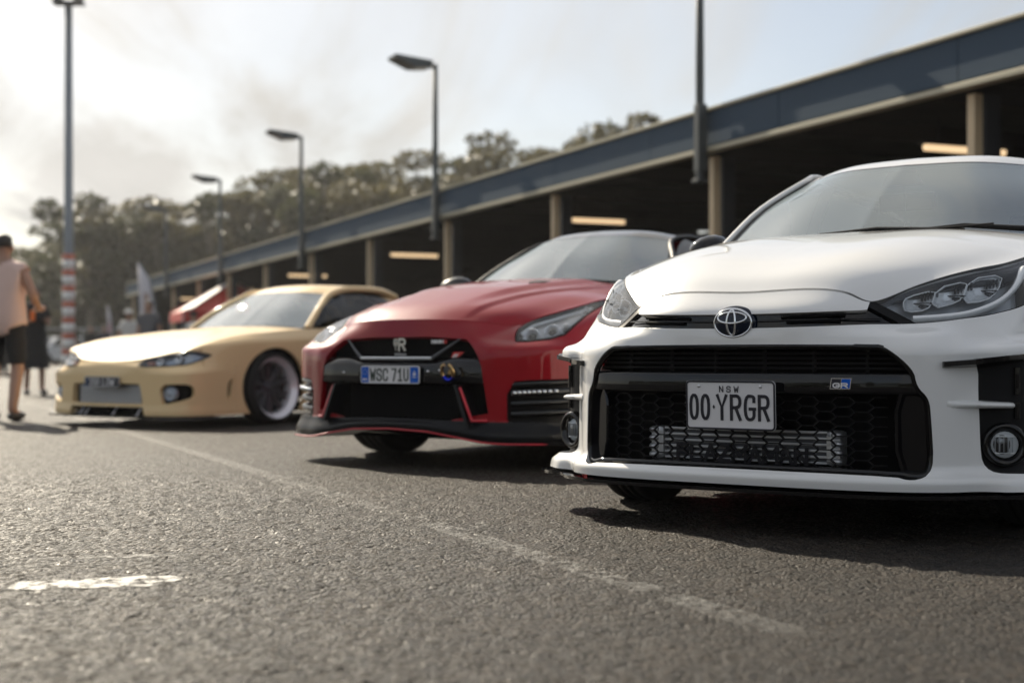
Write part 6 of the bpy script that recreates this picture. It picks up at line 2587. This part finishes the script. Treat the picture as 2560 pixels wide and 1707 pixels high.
# towing eye
M_TIG = mat('titanium_gold', (.55, .38, .18), .2, 1.0)
M_TIB = mat('titanium_blue', (.02, .04, .60), .2, 1.0)
te = None
cz, cx = .512, .379
mb = MB()
mb.tube([(cx, gyg(cx) + .03, cz), (cx, gyg(cx) - .028, cz)], .012, 10)
te = mb.build('towing_eye', M_TIG, rc)
def arc(a0, a1):
    return [(cx + .036 * math.sin(R(a)), gyg(cx) - .045 - .012 * math.cos(R(a)), cz + .042 * math.cos(R(a))) for a in np.linspace(a0, a1, 12)]
mb = MB()
mb.tube(arc(25, 125), .010, 8)
mb.tube(arc(235, 335), .010, 8)
mb.build('ring_side', M_TIG, te)
mb = MB()
mb.tube(arc(120, 240), .0105, 8)
mb.build('ring_bottom', M_TIB, te)
for (x_, z_) in ((-.363, .506), (.228, .515), (.30, .52)):
    mb = MB()
    mb.lathe([(0, .006), (.005, .005), (.007, 0)][::-1], 10, Matrix.Translation((x_, gyg(x_) + .001, z_)) @ Matrix.Rotation(R(90), 4, 'X'))
    mb.build('bolt', M_CHROME, rc)

# ================================================================== yellow coupe
M_HOUSY = mat('lamp_housing_blue_grey', (.40, .46, .54), .25, .3, coat=.5)
M_SPK = mat('spoke_grey', (.10, .10, .11), .35, .6)
M_RIMP = mat('polished_rim', (.90, .90, .92), .30, .35, var=.1)
M_YEL = paint('sand_yellow_paint', (0.88, 0.655, 0.355), 0.0, 0.5, coat=.6, spec=.05)
yc = empty('coupe_car', (-3.44, 12.0, 0), R(-34.6))
tag(yc, 'low sand yellow coupe with black splitter and polished deep wheels, farthest left of the three', 'car')
planY = [(0, 0), (.25, .004), (.45, .022), (.62, .055), (.75, .095), (.84, .155), (.888, .26), (.905, .42), (.91, .65), (.912, 1.12), (.90, 1.55), (.87, 2.2), (.87, 3.0),
         (.885, 3.65), (.85, 4.1), (.72, 4.35), (.4, 4.43), (0, 4.445)]
TY = [(0, .055, .552), (.25, .06, .556), (.42, .09, .575), (.58, .18, .612), (.69, .27, .650), (.75, .37, .690), (.785, .48, .718), (.80, .6, .742), (.81, .8, .772),
      (.815, 1.12, .80), (.80, 1.55, .835), (.78, 2.2, .86), (.77, 3.0, .88), (.75, 3.65, .90), (.70, 4.0, .91), (.6, 4.2, .91), (.3, 4.25, .91), (0, 4.25, .91)]
rowsY = [
    {0: (-.004, .098), 8: (0, .10), 9: (0, .12), 10: (.0, .12), 17: (0, .22)},
    {0: (-.008, .13), 8: (-.004, .135), 9: (0, .16), 17: (0, .26)},
    {0: (0, .19), 8: (0, .20), 17: (0, .30)},
    {0: (0, .35), 9: (0, .36), 17: (0, .42)},
    {0: (.0, .43), 9: (0, .46), 17: (0, .52)},
    {0: (.012, .495), 2: (.004, .497), 3: (.035, .502), 4: (.07, .507), 5: (.075, .513), 6: (.05, .525), 7: (.02, .54), 8: (.006, .56), 9: (0, .60), 17: (.01, .62)},
    {0: (.03, .53), 1: (.035, .533), 2: (.045, .542), 3: (.09, .573), 4: (.115, .602), 5: (.12, .632), 6: (.09, .65), 7: (.05, .665), 8: (.018, .69), 9: (.008, .715), 10: (.01, .73), 17: (.05, .80)},
    {i: p for i, p in enumerate(TY)}]
S = wrap_skin(planY, rowsY, 0.012, 0.05, 10, 0.010, 4, 6)
mouth = chaikin([(-.40, .366), (.40, .366), (.425, .35), (.452, .205), (.44, .196), (-.44, .196), (-.452, .205), (-.425, .35)], 1)
low = [(-.455, .172), (.455, .172), (.475, .09), (-.475, .09)]
dMo = np.minimum(sdf(mouth, S.X, S.Z), sdf(low, S.X, S.Z))
dMo = np.where(S.Y < .5, dMo, 1)
fogP = chaikin([(.618, .357), (.82, .364), (.868, .35), (.872, .26), (.84, .235), (.662, .193), (.635, .21)], 1)
dF = np.where(S.Y < .5, sdf(fogP, S.X, S.Z), 1)
slot = chaikin([(.535, .235), (.575, .225), (.60, .40), (.63, .425), (.585, .40), (.545, .37)], 1)
dSl = np.where(S.X > .8, sdf(slot, S.Y, S.Z), 1)
lampP = chaikin([(.375, .499), (.405, .565), (.46, .582), (.585, .606), (.71, .630), (.80, .636), (.855, .612), (.868, .596), (.83, .54), (.75, .512)], 1)
dL = np.maximum(sdf(lampP, S.X, S.Z), S.Y - .54)
arch = np.sqrt(np.where(S.Y < 1.13, (S.Y - 1.13) / 1.20, (S.Y - 1.13) / 1.05)**2 + (S.Z - .320)**2) - .347
S.ARCH = arch
panel(S, 'front_bumper', [6.98 - S.W, dMo, dF, dSl, dL - .004, arch, 7.9 - S.U, np.where((S.W > 4.6) & (S.U > 6.3), 4.62 - S.W, 1)], M_YEL, yc, 0.05)
rear_wrap_panels(S, yc, M_YEL, 7.9, 10.4, 12.2, (1.13, .320, .345), (3.66, .32, .35), 7.01,
                 [arch, np.where(S.W > 4.64, S.U - 6.32, S.U - 7.92), dL - .004, dSl])
for sd_ in ('right', 'left'):
    sg = 1 if sd_ == 'right' else -1
    hs = panel(S, 'headlight', [-dL + .005], M_HOUSY, yc, 0.0, sd_, offset=-.04)[0]
    panel(S, 'headlight_rim', [-dL, dL + .010], M_MATTB, hs, 0.04, sd_, offset=-.002)
    panel(S, 'lens', [-dL - .002], M_LENSC, hs, 0.0, sd_, offset=.001)
    for (x_, z_, rd_) in ((.70, .568, .034), (.56, .545, .030)):
        c_, n_ = surf_frame(S, x_, z_, .8)
        n_ = Vector((n_.x * .3, n_.y, n_.z * .2)).normalized()
        c_ = c_ - n_ * .022
        M = axis_matrix((c_.x * sg, c_.y, c_.z), (n_.x * sg, n_.y, n_.z))
        mb = MB()
        mb.lathe([(0, -.02), (rd_ * .5, -.018), (rd_ * .8, -.004), (rd_, .012), (rd_ * 1.12, .012), (rd_ * 1.12, -.01)][::-1], 22, M)
        mb.build('reflector', M_CHROME, hs)
    c_, n_ = surf_frame(S, .48, .535, .8)
    mb = MB()
    mb.box((c_.x * sg, c_.y + .03, c_.z - .005), (.09, .02, .03), None, .006)
    mb.build('indicator', mat('indicator_amber', (.75, .35, .25), .25), hs)
    tr = panel(S, 'fog_recess', [-(dF - .005)], M_VOID, yc, 0.0, sd_, offset=-.07)[0]
    mb = MB()
    c_, n_ = surf_frame(S, .685, .283, .6)
    c_ = c_ + Vector((0, .03, 0))
    M = axis_matrix((c_.x * sg, c_.y, c_.z), (.12 * sg, -1, 0))
    mb.lathe([(0, .004), (.03, .002), (.05, -.008), (.056, .004), (.056, -.05)][::-1], 22, M)
    mb.build('fog_lamp', M_HOUSY, tr)
    tr = panel(S, 'vent_recess', [-(dSl - .004)], M_VOID, yc, 0.0, sd_, offset=-.035)[0]
TOPY = S.G[:, -1]
UY = S.U.reshape(S.G.shape[:2])[:, 0]
bonY = coons_skin(TOPY[UY <= 2.0001], [(0, 1.54, .868), (.4, 1.55, .862), tuple(TOPY[np.argmin(abs(UY - 10))])], [tuple(TOPY[0]), (0, .25, .635), (0, .55, .718), (0, 1.0, .805), (0, 1.54, .868)], TOPY[(UY >= 1.9999) & (UY <= 10.0001)], 60, 70,
                  lambda x, y, s, t: .012 * np.exp(-((s - .62) / .16)**2) * np.sin(math.pi * np.clip(t, 0, 1)))
panel(bonY, 'bonnet', [bonY.W - .004, .995 - bonY.U], M_YEL, yc, 0.025)
gyy = lambda x: plan_y(planY, x)
mb = MB()
mb.box((0, .16, .24), (.98, .02, .30))
mb.build('mouth_backing', M_VOID, yc)
mb = MB()
mb.box((.02, .085, .272), (.78, .06, .150), None, .006)
ic = mb.build('intercooler', M_ALUFIN, yc)
for k in range(8):
    mb = MB()
    mb.box((.02, .05, .207 + .019 * k), (.78, .012, .009), None, .002)
    mb.build('cooler_tube', M_ALU, ic)
plY, MP = number_plate(yc, (-.012, -.018, .374), .440, .094, -2.0, M_PLK, M_ALU, .005)
mb = MB()
x_ = lettering(mb, '200', -.155, -.028, .029, .056, .0085, .016, y=-.0022)
lettering(mb, 'LOW', .012, -.028, .033, .056, .0085, .018, y=-.0022)
mb.v = [tuple(MP @ Vector(p)) for p in mb.v]
mb.build('lettering', M_PLW, plY)
mb = MB()
mb.prism([(-.216, -.043), (-.172, -.043), (-.172, .043), (-.216, .043)], -.0018, 0, MP)
mb.build('plate_band', mat('band_dark_blue', (.02, .04, .10), .4), plY)
splitter('splitter', planY, yc, 7, [.055, .06, .05], .30, .082, .096, M_MATTB)
for x_ in (-.30, -.23, .12, .42):
    mb = MB()
    mb.tube([(x_, -.02, .095), (x_, .06, .19)], .006, 6)
    mb.build('splitter_rod', M_ALU, yc)
for x_ in (-.05, .28):
    mb = MB()
    mb.box((x_, .09, .13), (.02, .06, .07), None, .004)
    mb.build('splitter_bracket', M_MATTB, yc)
mb = MB()
V, F = [], []
for k in range(13):
    x_ = -.76 + 1.52 * k / 12
    q = (x_ / .76)**2
    V += [(x_, 1.52, .853 - .02 * q), (x_, 1.68, .86 - .012 * q)]
for k in range(12):
    F.append((2 * k, 2 * k + 2, 2 * k + 3, 2 * k + 1))
mb.add(V, F, True)
mb.build('cowl', M_MATTB, yc)
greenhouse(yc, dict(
    cowl=[(0, 1.58, .868), (.4, 1.60, .864), (.75, 1.66, .842)], roof_f=[(0, 2.09, 1.205), (.3, 2.11, 1.20), (.555, 2.20, 1.178)],
    ws_c=[(0, 1.58, .868), (0, 1.85, 1.055), (0, 2.09, 1.205)], ws_s=[(.75, 1.66, .842), (.655, 1.93, 1.035), (.555, 2.20, 1.178)],
    roof_c=[(0, 2.09, 1.205), (0, 2.22, 1.258), (0, 2.6, 1.295), (0, 3.0, 1.28), (0, 3.25, 1.24)], rail=[(.555, 2.20, 1.178), (.565, 2.3, 1.21), (.57, 2.6, 1.235), (.55, 3.0, 1.22), (.52, 3.2, 1.18)],
    roof_r=[(0, 3.25, 1.24), (.3, 3.24, 1.225), (.52, 3.2, 1.18)], deck=[(0, 3.95, .93), (.35, 3.93, .925), (.62, 3.85, .91)],
    rw_c=[(0, 3.25, 1.24), (0, 3.6, 1.11), (0, 3.95, .93)], rw_s=[(.52, 3.2, 1.18), (.58, 3.55, 1.06), (.62, 3.85, .91)],
    belt=[(.80, 1.62, .842), (.785, 2.0, .86), (.775, 2.7, .875), (.76, 3.2, .89), (.69, 3.85, .91)],
    rail_full=[(.775, 1.66, .85), (.695, 1.97, 1.06), (.60, 2.30, 1.185), (.585, 2.75, 1.205), (.55, 3.18, 1.165)],
    side_regions=[(.06, .62, 'side_window', M_SGLASS, 0), (.62, .66, 'middle_pillar', M_GLOSSB, .02), (.66, .82, 'rear_side_window', M_SGLASS, 0), (.82, 1.01, 'rear_pillar', M_YEL, .02)],
    m_roof=M_YEL, m_body=M_YEL, m_pillar=M_YEL, pil_off=(.018, .012, .006), pil_r=.034, frit=(.02, .02, .02)))
interior(yc, 1.58, .85, 2.1, .68, 2.5, -.36)
underbody(yc, .74, .3, 4.0, .10, [(.76, 1.10, .40), (-.76, 1.10, .40), (.80, 3.66, .33), (-.80, 3.66, .33)])
for x_, y_ in ((.79, 1.13), (-.79, 1.13), (.79, 3.66), (-.79, 3.66)):
    wheel(yc, x_, y_, .314, .225, .274, .085, 10, M_RIMP, M_SPK, steer=0, camber=3)
